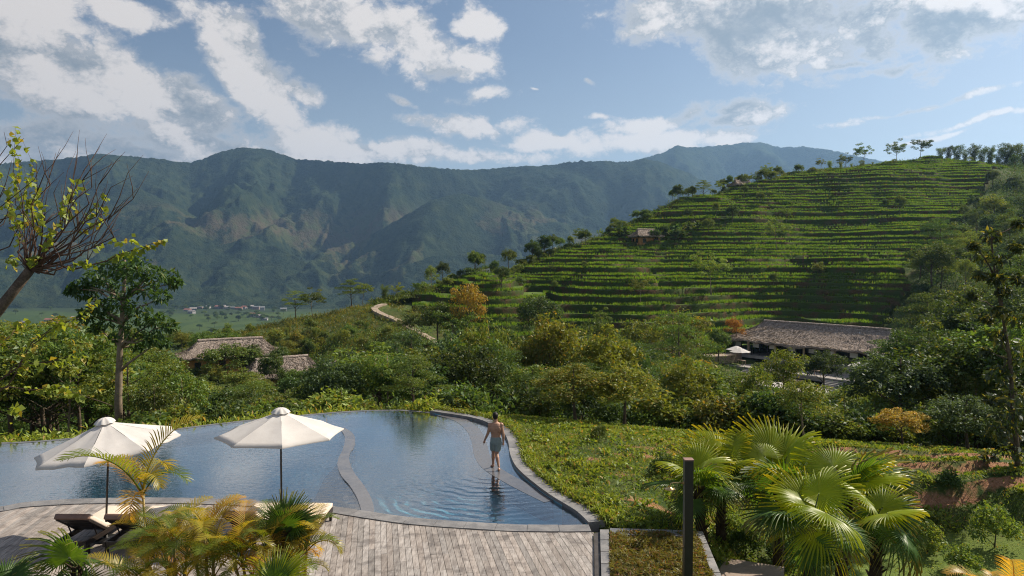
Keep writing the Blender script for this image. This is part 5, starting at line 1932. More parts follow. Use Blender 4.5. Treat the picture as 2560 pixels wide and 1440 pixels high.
def build_undergrowth():
    # wood floor
    x, y = sample_ground(15000, 34, 126, -.76, .80, 1.4)
    ok = ~((x > 35) & (x < 72) & (y > 86) & (y < 126)) & ~inside(POOL, x, y) & ~((x > -57) & (x < -36) & (y > 108) & (y < 124)) & ~((y < 34.5) & (x > 4))
    path_x = np.interp(y, [112, 118, 124, 130, 137, 143], [-9.3, -11.6, -15, -19, -23.5, -27])
    ok &= ~((np.abs(x - path_x) < 2.4) & (y > 108))
    x, y = x[ok], y[ok]
    z = land(x, y)
    P = np.stack([x, y, z], 1)
    h = len(P) // 2
    scatter_stuff('undergrowth', 'dense green undergrowth on the floor of the wood', 'undergrowth', P[:h], 26, .24, .11, L_MID, (.55, .55, .7))
    scatter_stuff('undergrowth', 'darker tangled undergrowth among the trees of the wood', 'undergrowth', P[h:], 26, .24, .11, L_DARK, (.55, .55, .8))
    # scrub on the hill's right flank and on the spur at the left
    x, y = sample_ground(9000, 60, 285, .52, .80, 1.3)
    ok = ~terrace_mask(x - 1.5, y)
    x, y = x[ok], y[ok]
    P = np.stack([x, y, land(x, y)], 1)
    scatter_stuff('scrub', 'mixed green scrub covering the slope right of the terraces', 'scrub', P, 18, .42, .14, L_DARK, (.8, .8, .8))
    u = RNG.uniform(470, 1120, 2600)
    y = RNG.uniform(112, 156, 2600)
    x = (u - 1280) / FPX * y
    path_x = np.interp(y, [112, 118, 124, 130, 137, 143], [-9.3, -11.6, -15, -19, -23.5, -27])
    ok = (np.abs(x - path_x) > 1.6) & ~((x > -57) & (x < -34) & (y < 124)) & ~terrace_mask(x, y)
    x, y = x[ok], y[ok]
    P = np.stack([x, y, land(x, y)], 1)
    scatter_stuff('dry_grass', 'yellowing tall grass on the bare spur by the sandy path', 'grass', P, 14, .55, .09, L_YELLOW, (.5, .5, .35), up=1.6)
    # fringe along the crest
    cu = RNG.uniform(930, 2560, 3200)
    dc = np.interp(cu, [930, 1060, 1200, 1400, 1550, 1700, 1850, 2000, 2180, 2330, 2480, 2560], [152, 160, 172, 192, 206, 222, 240, 252, 262, 270, 270, 262]) + RNG.normal(0, 2.2, 3200)
    cx = (cu - 1280) / FPX * dc
    P = np.stack([cx, dc, land(cx, dc)], 1)
    scatter_stuff('crest_grass', 'rough grass and weeds along the crest of the hill', 'grass', P, 12, .6, .14, L_MID, (.6, .6, .45), up=1.3)


def build_garden_grass():
    n = 230000
    x = RNG.uniform(-1.0, 21, n); y = RNG.uniform(16.5, 35, n)
    u = 1280 + x / y * FPX
    ok = (u < 2700) & (u > 900)
    # not in the pool or on its coping, the deck, the planter, the path
    rim = np.vstack([offset_curve(RIGHT, 0.47), NEAR[::-1], FAR])
    ok &= ~inside(POOL, x, y)
    cop = np.vstack([offset_curve(RIGHT, 0.44), RIGHT[::-1]])
    ok &= ~inside(cop, x, y)
    px, py = atz(1500, 1322, .1)[:2]
    ok &= (y > 16.95)
    ok &= ~((y < 17.2) & (x < atz(1500, 1316)[0]))
    # nothing far behind the edge, only short lawn at the lower right
    lawn = smooth01((x - 6.6) / 1.5) * smooth01((21.3 - y) / 0.8)
    patch = fbm(x / 2.2, y / 2.2, 3, 51)
    dens = np.clip(.62 + .9 * patch, .12, 1)
    for (uu, vv, z, rx, ry) in ((1600, 1145, .1, 1.0, .28), (1640, 1125, .1, 1.6, .3), (1600, 1250, 0, 1.2, .3), (1500, 1085, .2, 2.6, .22), (1480, 1150, .2, .5, .6), (1680, 1270, -.1, 1.2, .35)):
        c0 = atz(uu, vv, z)
        dens *= 1 - .8 * np.exp(-((x - c0.x) / rx) ** 2 - ((y - c0.y) / ry) ** 2)
    bk = np.zeros(n)
    for k in range(3):
        by = 25.2 - 1.45 * k + .25 * np.sin(x * .7 + k) - .05 * (x - 14)
        bk = np.maximum(bk, smooth01((x - 9.5) / 2) * np.exp(-((y - by - .1) / .3) ** 2))
    dens *= 1 - .82 * bk
    dens *= np.where(y > 31.5, .6, 1) * (1 - .45 * lawn)
    ok &= RNG.random(n) < dens
    x, y, patch, lawn = x[ok], y[ok], patch[ok], lawn[ok]
    z = land(x, y)
    for k in range(3):
        by = 25.2 - 1.45 * k + .25 * np.sin(x * .7 + k) - .05 * (x - 14)
        w = smooth01((x - 9.5) / 2)
        z = z + np.where(y < 30, w * (smooth01((y - by) / .3) - smooth01((y - by + .7) / 2.9)) * .42, 0)
    P = np.stack([x, y, z + .03], 1)
    n = len(P)
    D = unit(RNG.normal(size=(n, 3)) * np.array([1, 1, .5]) + np.array([0, 0, .95]))
    big = (fbm(x / .7, y / .7, 2, 61) > .12)
    L = np.where(big, RNG.uniform(.10, .22, n), RNG.uniform(.08, .17, n)) * (1 - .72 * lawn)
    W = np.where(big, .075, .03) * RNG.uniform(.7, 1.3, n) * (1 - .5 * lawn)
    rnd = np.clip(.5 + .5 * patch + RNG.normal(0, .2, n), 0, 1)
    hi = np.where(big, .02 + .10 * RNG.random(n), .03) * (1 - .75 * lawn)
    P[:, 2] += hi
    V, F = leaf_arrays(P, D, L, W)
    tag(link('garden_grass', mesh_np('garden_grass', V, F, L_GARDEN, False, {'rnd': np.repeat(rnd, 4)})), 'sunlit weedy grass and creepers on the slope right of the pool', 'grass', kind='stuff')
    # planter grass
    n = 26000
    Q = np.array([atz(1526, 1335, .06)[:2], atz(1741, 1340, .06)[:2], atz(1814, 1520, .06)[:2], atz(1527, 1520, .06)[:2]])
    s, t = RNG.random((n, 1)), RNG.random((n, 1))
    XY = (Q[0] * (1 - s) + Q[1] * s) * (1 - t) + (Q[3] * (1 - s) + Q[2] * s) * t
    pt = fbm(XY[:, 0] / .35, XY[:, 1] / .35, 3, 71)
    keep = RNG.random(n) < np.clip(.7 + 1.2 * pt, .1, 1)
    XY, pt = XY[keep], pt[keep]
    n = len(XY)
    P = np.column_stack([XY, np.full(n, .07) + .10 * RNG.random(n) * (1 + pt)])
    D = unit(RNG.normal(size=(n, 3)) * np.array([1, 1, .4]) + np.array([0, 0, .55]))
    V, F = leaf_arrays(P, D, RNG.uniform(.10, .22, n), RNG.uniform(.014, .03, n))
    tag(link('planter_grass', mesh_np('planter_grass', V, F, L_PLANTER, False, {'rnd': np.repeat(np.clip(.5 + .5 * pt + RNG.normal(0, .2, n), 0, 1), 4)})),
        'tufty olive and reddish grass filling the planter', 'grass', kind='stuff')
    # short growth hanging over the coping and behind the far pool edge
    i = RNG.integers(0, len(FAR), 5200)
    P = np.column_stack([FAR[i] + RNG.normal(0, .12, (5200, 2)), np.zeros(5200)])
    P[:, 1] += .55 + np.abs(RNG.normal(0, .9, 5200))
    P = P[P[:, 0] / P[:, 1] > -.78]
    P[:, 2] = land(P[:, 0], P[:, 1])
    scatter_stuff('edge_weeds', 'weedy strip right behind the far pool edge', 'weeds', P, 8, .24, .08, L_GARDEN, (.2, .2, .28), up=1.0)
    i = RNG.integers(0, len(RIGHT), 900)
    oc = offset_curve(RIGHT, .50)
    P = np.column_stack([oc[i] + RNG.normal(0, .07, (900, 2)), np.full(900, .1)])
    scatter_stuff('coping_grass', 'grass blades leaning over the right-hand pool coping', 'grass', P, 7, .17, .03, L_GARDEN, (.06, .06, .07), up=.8)


L_GARDEN = mat_leaf('garden_weeds', (0.13, 0.215, 0.03), (0.38, 0.41, 0.075), (0.42, 0.29, 0.09), .08, hue_var=.0)
L_PLANTER = mat_leaf('planter_grass_leaf', (0.11, 0.12, 0.028), (0.28, 0.25, 0.06), (0.32, 0.15, 0.07), .15, hue_var=.0)
build_undergrowth()
build_garden_grass()


# ---------------------------------------------------------------- palms
def mat_palm(name, c1, c2, c_tip, trans=.45):
    m, q = material(name)
    a = q.n('ShaderNodeAttribute', attribute_name='rnd').outputs['Fac']
    tip = q.n('ShaderNodeAttribute', attribute_name='tip').outputs['Fac']
    oi = q.n('ShaderNodeObjectInfo').outputs['Random']
    c = q.mix(q.m('ADD', q.m('MULTIPLY', a, .5), q.m('MULTIPLY', oi, .5)), c1, c2)
    c = q.mix(q.m('MULTIPLY', q.ramp(q.m('ADD', tip, q.m('MULTIPLY', a, .2)), .72, 1.1), q.m('MULTIPLY_ADD', oi, .6, .08)), c, c_tip)
    tcol = q.mix(1.0, c, (2.3, 1.85, .4), 'MULTIPLY')
    df = q.n('ShaderNodeBsdfDiffuse', i={'Color': c}); tl = q.n('ShaderNodeBsdfTranslucent', i={'Color': tcol})
    mx = q.n('ShaderNodeMixShader', i={0: trans, 1: df.outputs[0], 2: tl.outputs[0]})
    gl = q.n('ShaderNodeBsdfGlossy', i={'Color': (1, 1, 1, 1), 'Roughness': .38})
    lw = q.n('ShaderNodeLayerWeight', i={'Blend': .25})
    finish(q, q.n('ShaderNodeMixShader', i={0: q.m('MULTIPLY_ADD', lw.outputs['Facing'], .045, .01), 1: mx.outputs[0], 2: gl.outputs[0]}))
    return m


M_FAN = mat_palm('fan_palm_leaf', (0.035, 0.085, 0.02), (0.075, 0.15, 0.03), (0.26, 0.19, 0.06))
M_FAN_LIT = mat_palm('fan_leaf_backlit', (0.20, 0.29, 0.022), (0.30, 0.36, 0.03), (0.33, 0.3, 0.04), .66)  # brighter copy of the fan leaf, backlight put into its colour
M_ARECA_G = mat_palm('areca_green', (0.07, 0.12, 0.018), (0.15, 0.19, 0.03), (0.3, 0.2, 0.04))
M_ARECA_Y = mat_palm('areca_yellow', (0.19, 0.19, 0.025), (0.36, 0.28, 0.04), (0.40, 0.24, 0.06))
M_ARECA_O = mat_palm('areca_orange', (0.32, 0.21, 0.04), (0.48, 0.30, 0.07), (0.45, 0.26, 0.1))
M_PTRUNK = mat_simple('fibrous_palm_trunk', (0.055, 0.04, 0.028), .95, .5, 9, .9, .04, .1)
M_PETIOLE = mat_simple('petiole', (0.09, 0.12, 0.03), .5, .3, 5, 0)


def fan_blade(name, mat, Rb, nseg, span, fuse, droop, cup, seed):
    rg = random.Random(seed)
    V, F, rn, tp = [], [], [], []
    st = [.03, .22, .42, fuse, fuse + (1 - fuse) * .35, fuse + (1 - fuse) * .7, 1.0]
    half = span / nseg / 2
    for i in range(nseg):
        th = -span / 2 + span * (i + .5) / nseg
        k = abs(th) / (span / 2)
        ln = Rb * (1 - .22 * k * k) * rg.uniform(.92, 1.06)
        dr = droop * rg.uniform(.5, 1.6)
        tw = rg.uniform(-.03, .03)
        b = len(V)
        rv = rg.random()
        for t in st:
            r = ln * t
            if t <= fuse: w = half
            else: w = half * max(.03, 1 - ((t - fuse) / (1 - fuse)) ** 1.1) * fuse / t
            out = max(0, t - fuse * .7) / (1 - fuse * .7)
            z = -cup * Rb * (t * t) * (.35 + .65 * k) - dr * Rb * out ** 2.2
            rs = r * (1 - .12 * dr * out)
            f = .055 * r * .55
            for s, dz in ((-1, -f), (0, f), (1, -f)):
                a = th + s * w + tw * out
                V.append((rs * math.cos(a), rs * math.sin(a), z + dz * (1 if t <= fuse else .7)))
                rn.append(rv); tp.append(t)
        for j in range(len(st) - 1):
            q0 = b + j * 3
            F += [(q0, q0 + 3, q0 + 4, q0 + 1), (q0 + 1, q0 + 4, q0 + 5, q0 + 2)]
    return mesh_np(name, np.array(V), np.array(F), mat, False, {'rnd': rn, 'tip': tp})


FAN = [fan_blade('fan_leaf', M_FAN, 1.0, 44, R(285), .47, .2, .12, 1), fan_blade('fan_leaf', M_FAN, 1.0, 40, R(250), .42, .36, .2, 2), fan_blade('fan_leaf', M_FAN, 1.0, 46, R(310), .52, .13, .06, 3)]


def orient(d, roll=0.0):
    """rotation taking +X to d with +Z kept as far up as possible"""
    d = Vector(d).normalized()
    z = Vector((0, 0, 1)); z = z - d * z.dot(d)
    z = z.normalized() if z.length > 1e-3 else Vector((0, -1, 0))
    y = z.cross(d)
    M = Matrix((d, y, z)).transposed()
    return (M @ Matrix.Rotation(roll, 3, 'X')).to_euler()


def fan_palm(base, hub, label, fronds, r_trunk=.11, scale=1.0, seed=0, group=None):
    """fronds: (azimuth deg from +x, elevation deg, petiole, blade radius, backlight-coloured?, roll deg, face pitch deg)"""
    rg = random.Random(seed)
    root = empty('fan_palm', base)
    tag(root, label, 'palm', group)
    h = Vector(hub) - Vector(base)
    mb = MB()
    n = 9
    pts = [h * (i / (n - 1)) + Vector((rg.uniform(-.02, .02), rg.uniform(-.02, .02), 0)) * (i > 0) for i in range(n)]
    mb.tube(pts, [r_trunk * (1.15 - .25 * i / (n - 1) + (.12 if i % 2 else 0)) for i in range(n)], 10)
    for i in range(46):                                    # old leaf bases
        t = rg.uniform(.1, 1); a = rg.uniform(0, 6.28); p = h * t
        d = Vector((math.cos(a), math.sin(a), .9)).normalized()
        q0 = p + Vector((math.cos(a), math.sin(a), 0)) * r_trunk * .8
        mb.tube([q0, q0 + d * rg.uniform(.08, .2)], [.03, .008], 4)
    mb.build('trunk', M_PTRUNK, root, False)
    for (az, el, pl, rb, back_lit, roll, pit) in fronds:
        a, e = R(az), R(el)
        d = Vector((math.cos(a) * math.cos(e), math.sin(a) * math.cos(e), math.sin(e)))
        tip = h + d * pl
        tip.z -= .06 * pl
        pm = MB().tube([h, h.lerp(tip, .5) + Vector((0, 0, .05 * pl)), tip], [.018, .014, .010], 6)
        fr = pm.build('petiole', M_PETIOLE, root, True)
        e2 = e + R(pit)
        d2 = Vector((math.cos(a) * math.cos(e2), math.sin(a) * math.cos(e2), math.sin(e2)))
        o = link('fan_leaf', FAN[rg.randrange(3)], fr, tip, orient(d2, R(roll)))
        o.scale = (rb, rb, rb)
        o.material_slots[0].link = 'OBJECT'
        o.material_slots[0].material = M_FAN_LIT if back_lit else M_FAN
    return root


def auto_fronds(n, seed, pl=(.5, .9), rb=(.8, 1.1), young=.35, lo=-25, hi=78):  # young: share of fronds given the leaf with backlight in its colour
    rg = random.Random(seed)
    out = []
    for i in range(n):
        el = hi - (hi - lo) * (i / (n - 1)) ** .9 + rg.uniform(-8, 8)
        out.append((i * 137.5 + rg.uniform(-15, 15), el, rg.uniform(*pl), rg.uniform(*rb) * .84, i < n * young, rg.uniform(-25, 25), rg.uniform(-50, -12)))
    return out


def palm_at(u, v, d, base_u, label, n, seed, rb, pl, extra=(), **kw):
    hub = at(u, v, d)
    bx = (base_u - 1280) / FPX * d
    z = float(land(np.array([bx]), np.array([d]))[0]) - .1
    fan_palm((bx, d, z), hub, label, auto_fronds(n, seed, pl, rb) + list(extra), seed=seed, **kw)


palm_at(1742, 1215, 17.2, 1768, 'fan palm just right of the shower post, dark drooping leaves', 8, 3, (.8, 1.0), (.4, .65), extra=((-90, 30, .4, .95, False, 0, 30), (70, 60, .5, .9, True, 10, -5)))
palm_at(1806, 1185, 18.2, 1806, 'fan palm with a yellow-lit upright leaf behind the shower palm', 8, 11, (.75, .95), (.4, .7), extra=((110, 62, .55, .95, True, 5, -5),))
palm_at(1945, 1215, 17.6, 1955, 'big dark fan palm in the middle of the palm group', 8, 21, (1.0, 1.25), (.6, 1.0), extra=((-95, 20, .6, 1.2, False, -20, 40), (60, 55, .8, 1.25, True, 15, -8), (95, 60, .9, 1.2, True, 0, -10), (130, 50, .9, 1.1, True, -10, -12)))
palm_at(2030, 1310, 13.2, 2018, 'bright yellow-green fan palm at the front of the palm group', 8, 34, (.75, 1.0), (.4, .65), extra=((100, 60, .35, .95, True, 0, -15), (-90, 10, .3, .95, True, 0, -35), (175, 30, .5, .85, False, 20, -30)))
palm_at(2120, 1225, 15.8, 2105, 'fan palm with wide flat grey-green leaves behind the front palm', 7, 45, (.95, 1.15), (.5, .8), extra=((-80, 35, .4, 1.15, False, 10, 35), (20, 25, .6, 1.1, False, 0, -10)))
palm_at(2192, 1305, 13.8, 2196, 'rightmost fan palm with silvery drooping leaves', 7, 57, (.72, .9), (.3, .5), extra=((-70, 5, .3, .9, False, 0, -40), (10, 40, .35, .85, False, 30, -20)))

# fan palms at the lower left
b = at(174, 1392, 11.6)
fan_palm((b.x, 11.8, -.1), (b.x, 11.79, b.z - .23), 'small fan palm at lower left with one big star-shaped leaf',
         [(-90, 50, .30, .72, False, 0, 26), (160, 15, .35, .5, False, 30, -40), (20, 5, .4, .5, False, -20, -30), (200, -20, .3, .55, False, 0, -30), (-60, -25, .4, .55, False, 0, -30)], .07, seed=5)
b = at(712, 1330, 12.2)
fan_palm((b.x, 12.2, -.1), b, 'upright dark fan palm in front of the right lounger pair',
         [(80, 72, .12, .62, False, 0, 0), (60, 60, .15, .55, False, 10, 10), (110, 55, .15, .5, False, 0, 0), (-90, 60, .1, .5, False, 0, 20), (10, 30, .2, .5, False, 0, 0)], .06, seed=6)
b = at(690, 1470, 10.8)
fan_palm((b.x, 10.8, -.1), b, 'low bright fan palm cut off by the bottom edge below the loungers',
         [(90, 62, .12, .55, True, 0, 0), (30, 50, .15, .5, True, 0, 0), (150, 50, .15, .5, True, 0, 0), (-90, 70, .1, .5, False, 0, 20)], .06, seed=8)
b = at(10, 1470, 11.0)
fan_palm((b.x, 11.0, -.1), b, 'fan palm partly out of frame at the bottom left corner',
         [(60, 45, .15, .5, False, 0, 0), (120, 40, .15, .5, False, 0, 0), (0, 20, .2, .5, False, 0, 0)], .06, seed=9)


def areca_frond(name, mat, L, nl, arch, seed, lw=.023):
    rg = random.Random(seed)
    mb_pts = []
    N = 16
    ang0, p = R(78), Vector((0, 0, 0))
    pts, tans = [], []
    for i in range(N + 1):
        t = i / N
        a = ang0 - arch * t ** 1.5
        tans.append(Vector((math.cos(a), 0, math.sin(a))))
        pts.append(p.copy())
        p = p + tans[-1] * (L / N)
    mb = MB(); mb.tube(pts, [.013 * (1 - .85 * i / N) + .002 for i in range(N + 1)], 5)
    V = [list(v) for v in mb.V]; F4 = [f for f in mb.F if len(f) == 4]
    rn = [.5] * len(V); tp = [0.0] * len(V)
    for i in range(nl):
        t = .18 + .82 * (i + .5) / nl
        k = t * N; j = min(N - 1, int(k)); pt = pts[j].lerp(pts[j + 1], k - j); tn = tans[j]
        nrm = Vector((-tn.z, 0, tn.x))
        prof = math.sin(math.pi * min(1, .12 + .86 * t)) ** .6
        for s in (-1, 1):
            ll = L * .36 * prof * rg.uniform(.88, 1.08)
            d = (tn * (.55 + .5 * t) + Vector((0, s, 0)) * .85 + nrm * (.42 + rg.uniform(-.08, .08))).normalized()
            b = len(V)
            rv = rg.random()
            wd = tn.cross(d).cross(d).normalized()
            wd = (tn - d * tn.dot(d)).normalized()
            for tt in (0, .3, .65, 1.0):
                q0 = pt + d * ll * tt + Vector((0, 0, -1)) * ll * .30 * tt ** 2.2
                w = lw * (.55, 1, .75, .08)[(0, .3, .65, 1.0).index(tt)] * .5
                V.append(list(q0 + wd * w)); V.append(list(q0 - wd * w))
                rn += [rv, rv]; tp += [tt, tt]
            F4 += [(b, b + 1, b + 3, b + 2), (b + 2, b + 3, b + 5, b + 4), (b + 4, b + 5, b + 7, b + 6)]
    return mesh_np(name, np.array(V), np.array(F4), mat, False, {'rnd': rn, 'tip': tp})


ARECA = [areca_frond('frond', M_ARECA_G, 1.25, 26, R(95), 1), areca_frond('frond', M_ARECA_G, 1.1, 24, R(120), 2), areca_frond('frond', M_ARECA_G, 1.4, 28, R(75), 3), areca_frond('frond', M_ARECA_G, .9, 21, R(135), 4)]
M_CANE = mat_simple('palm_cane', (0.24, 0.17, 0.04), .5, .35, 7, .2, .01)


def areca(base, canes, label, seed, mixw=(5, 4, 1.3), fr=6, scale=1.0, group=None):
    """canes: list of (dx, dy, height)"""
    rg = random.Random(seed)
    root = empty('areca_palm', base)
    tag(root, label, 'palm', group)
    for (dx, dy, h) in canes:
        top = Vector((dx, dy, h))
        st = MB().tube([(dx * .3, dy * .3, 0), (dx * .6, dy * .6, h * .5), top], [.035, .03, .02], 7).build('stem', M_CANE, root, True)
        n = fr + rg.randrange(-1, 2)
        a0 = rg.uniform(0, 6.28)
        for i in range(n):
            o = link('frond', ARECA[rg.randrange(4)], st, top - Vector((0, 0, .03 * i)))
            a = a0 + i * 2.4 + rg.uniform(-.3, .3)
            o.rotation_euler = (0, R(rg.uniform(-6, 6) + 34 * i / n), a)
            s = scale * rg.uniform(.75, 1.1)
            o.scale = (s, s, s)
            o.material_slots[0].link = 'OBJECT'
            o.material_slots[0].material = rg.choices([M_ARECA_G, M_ARECA_Y, M_ARECA_O], mixw)[0]


def areca_pix(u, d, tops, label, seed, **kw):
    bx = (u - 1280) / FPX * d
    canes = []
    for (tu, tv) in tops:
        p = at(tu, tv, d)
        canes.append((p.x - bx, random.uniform(-.25, .25), max(.35, p.z + .1)))
    areca((bx, d, -.1), canes, label, seed, **kw)


areca_pix(365, 13.0, [(352, 1222)], 'tallest areca palm, arching over the pool by the leaning parasol', 2, mixw=(3, 4, 3), fr=9, scale=1.2)
areca_pix(440, 12.4, [(400, 1350), (450, 1330), (478, 1360), (425, 1390), (380, 1400), (465, 1420)], 'bushy yellow areca palm in front of the left lounger pair', 3, fr=7, scale=.74)
areca_pix(520, 12.0, [(520, 1315), (548, 1365), (500, 1385), (540, 1420)], 'areca palm with pale fronds between the lounger pairs', 4, mixw=(4, 5, 1.4), fr=7, scale=.74)
areca_pix(640, 11.8, [(610, 1385), (660, 1370), (585, 1410), (640, 1425)], 'orange-tinged areca palm in front of the right lounger pair', 5, mixw=(4, 4, 2), fr=7, scale=.76)
areca_pix(740, 12.2, [(722, 1385), (765, 1360), (745, 1400)], 'rightmost areca palm of the group, fronds over the deck', 6, mixw=(4, 5, 1.4), fr=8, scale=.8)
areca_pix(380, 11.3, [(360, 1450), (420, 1460), (330, 1470)], 'low areca palm cut off by the bottom edge near the star leaf', 7, mixw=(4, 5, 1.4), fr=6, scale=.7)
areca_pix(2520, 11.5, [(2500, 1500), (2560, 1510)], 'orange areca palm peeking in at the bottom right corner', 8, mixw=(1, 4, 5), fr=6, scale=.7)


# ---------------------------------------------------------------- foreground trees at both edges
def twig_tree():
    d0 = 9.0
    base = Vector((-9.6, 9.4, -.3))
    root = empty('pollarded_tree', base)
    tag(root, 'half-bare leaning tree at left edge with yellow-green leaves and fanned twigs', 'tree')
    knot = at(75, 675, d0)
    T = lambda v: Vector(v) - base
    bark = mat_simple('lichen_bark', (0.12, 0.09, 0.07), .9, .5, 6, .8, .02, .2)
    mb = MB(); mb.tube([T(base), T(at(-190, 1010, d0 + .2)), T(at(-40, 820, d0)), T(at(20, 745, d0)), T(knot)], [.17, .11, .075, .064, .058], 10)
    mb.build('trunk', bark, root, True)
    tw = mat_simple('twig_bark', (0.10, 0.06, 0.045), .8, .4, 10, .2, .005, .2)
    leaf_pts = []
    def twig(start, pix, dep, r0=.013, sag=-.04, nm='branch'):
        e = at(pix[0], pix[1], d0 + dep)
        pts = limb_pts(T(start), T(e), sag + random.uniform(-.07, .07), 7, .07)
        MB().tube(pts, [r0 * (1 - .85 * i / 6) for i in range(7)], 5).build(nm, tw, root, True)
        return pts
    ends = [(250, 368), (192, 385), (140, 382), (332, 440), (372, 428), (228, 398), (300, 400), (280, 405), (345, 470), (150, 450), (205, 480), (262, 470), (305, 520), (240, 545), (290, 560), (180, 530), (120, 420), (330, 500), (215, 610), (270, 600), (180, 590), (90, 400)]
    for i, p in enumerate(ends):
        pts = twig(knot, p, random.uniform(-.9, .9), .015, -.08 if p[0] > 60 else .04)
        for k in range(2):                                  # side twigs
            j = random.randrange(3, 6)
            a = pts[j]
            e = a + (pts[j + 1] - pts[j]) * random.uniform(.8, 1.8) + Vector((random.gauss(0, .12), random.gauss(0, .12), random.uniform(.02, .22)))
            MB().tube(limb_pts(a, e, .03, 4, .05), [.006, .005, .003, .0015], 4).build('twig', tw, root, True)
    leafy = []
    for p in ((60, 345), (30, 400), (110, 395), (160, 430), (10, 330), (70, 470), (130, 520), (40, 500), (20, 440)):   # a second stem outside the picture
        twig(at(-90, 700, d0 + .4), p, random.uniform(-.6, .8), .014, .03)
    def spray(pts, t0, n):
        for k in range(n):
            t = t0 + (1 - t0) * (k + random.random()) / n
            q0 = t * (len(pts) - 1); j = min(len(pts) - 2, int(q0))
            leafy.append(pts[j].lerp(pts[j + 1], q0 - j))
    for p, r in (((412, 598), .015), ((242, 742), .013), ((222, 890), .012), ((215, 990), .010)):
        st = knot if p[1] < 700 else at(-60, 1000 if p[1] < 800 else 1010, d0 + .3)
        pts = twig(st, p, random.uniform(-.3, .3), r, .05 if p[1] > 700 else -.06)
        spray(pts, .62 if p[1] < 700 else .45, 48)
    for p in ((38, 318), (20, 345), (55, 348), (30, 425), (60, 420), (20, 460), (195, 440), (208, 465), (95, 470), (275, 478), (272, 512), (180, 515), (345, 592), (130, 560), (40, 560), (225, 662), (90, 640), (20, 645), (60, 800), (150, 790), (90, 860), (50, 1005), (10, 830), (20, 510), (80, 440), (100, 500), (60, 480), (-10, 420)):
        pts = twig(at(p[0] - 70, p[1] + 80, d0) if p[1] > 690 else knot, p, random.uniform(-.6, .6), .008, -.03)
        spray(pts, .62, 17)
    C = np.array([tuple(p) for p in leafy])
    n = len(C)
    C = C + RNG.normal(0, .028, (n, 3)) - np.array([0, 0, .03])
    D = unit(RNG.normal(size=(n, 3)) * np.array([1, .8, .35]) + np.array([0.2, 0, -.75]))
    V, F = leaf_arrays(C, D, RNG.uniform(.06, .11, n), RNG.uniform(.05, .09, n), .2)
    m = mat_leaf('limp_yellow_leaf', (0.15, 0.215, 0.028), (0.29, 0.345, 0.05), (0.38, 0.30, 0.05), .10, trans=.5, hue_var=0)
    link('foliage', mesh_np('foliage', V, F, m, False, {'rnd': np.repeat(RNG.random(n), 4)}), root)


def clump_tree(name, label, base, trunk_pix, d, clump_pix, per, L, W, mat, rt, rclump, bark, **kw):
    root = empty(name, base)
    tag(root, label, 'tree')
    bs = Vector(base)
    T = lambda v: Vector(v) - bs
    pts = [T(bs)] + [T(at(u, v, d)) for u, v in trunk_pix]
    mb = MB(); mb.tube(pts, [rt * (1.1 - .8 * i / (len(pts) - 1)) for i in range(len(pts))], 9)
    mb.build('trunk', bark, root, True)
    cl = []
    for (u, v, dd, k) in clump_pix:
        c = T(at(u, v, d + dd))
        cl.append((tuple(c), (rclump * k, rclump * k, rclump * k * .72)))
        a = min(pts[1:], key=lambda p: abs(p.z - (c.z - .5 * (c.xy - p.xy).length)))
        MB().tube(limb_pts(a, c, .05, 5), [rt * .4, rt * .32, rt * .24, rt * .15, rt * .06], 6).build('branch', bark, root, True)
    o = link('crown', crown_mesh('crown', cl, per, L, W, mat, **kw), root)


twig_tree()
tb = at(298, 1050, 33.0)
clump_tree('tall_tree', 'tall slender broadleaf tree standing alone behind the leaning parasol', (tb.x, 33.0, float(land(np.array([tb.x]), np.array([33.0]))[0]) - .1),
           [(296, 1000), (298, 930), (300, 870), (305, 810), (308, 750), (312, 690), (312, 650)], 33.0,
           [(u, v, random.uniform(-1.1, 1.1), k) for (u, v, k) in ((312, 655, 1), (275, 672, .9), (350, 668, 1), (385, 690, .9), (425, 690, .75), (438, 708, .55), (240, 690, .75), (205, 712, .6), (215, 732, .8), (180, 725, .5), (260, 715, .9), (310, 712, 1.1), (360, 722, 1),
                                                                    (400, 742, .7), (300, 760, .9), (345, 778, .9), (390, 800, .8), (425, 815, .6), (250, 768, .8), (218, 790, .7), (275, 800, .8), (330, 822, .9), (380, 845, .8), (240, 822, .5), (300, 845, .7), (350, 868, .6), (410, 858, .5), (330, 680, 1))],
           115, .34, .11, L_DARK, .17, .72, M_BARK_L, droop=.55, outward=.7)
rb = at(2545, 1205, 23.0)
clump_tree('climber_tree', 'dark backlit leafy tree with yellow leaf tips filling the right edge', (rb.x, 23.0, float(land(np.array([rb.x]), np.array([23.0]))[0]) - .1),
           [(2542, 1120), (2532, 1020), (2525, 900), (2505, 780), (2488, 690), (2478, 600)], 23.0,
           [(u, v, random.uniform(-.8, .8), k) for (u, v, k) in ((2478, 590, .6), (2462, 640, .7), (2500, 650, .6), (2490, 700, .5), (2435, 615, .3), (2540, 620, .4), (2550, 700, .5), (2430, 740, .25), (2500, 780, .45), (2545, 800, .6), (2470, 800, .3), (2520, 860, .7), (2465, 880, .35), (2550, 900, .8),
                                                                    (2500, 940, .8), (2540, 980, .9), (2480, 1000, .5), (2515, 1050, .9), (2555, 1090, .9), (2530, 1130, .7), (2550, 1170, .6), (2545, 560, .35), (2450, 690, .35), (2495, 840, .5), (2510, 730, .45), (2535, 1020, .9), (2490, 1080, .7), (2470, 1140, .5))],
           95, .26, .09, mat_leaf('glossy_dark_leaf', (0.032, 0.06, 0.018), (0.09, 0.13, 0.032), (0.32, 0.31, 0.04), .14, gloss=.25), .08, .62, M_BARK, droop=.5, outward=.6)

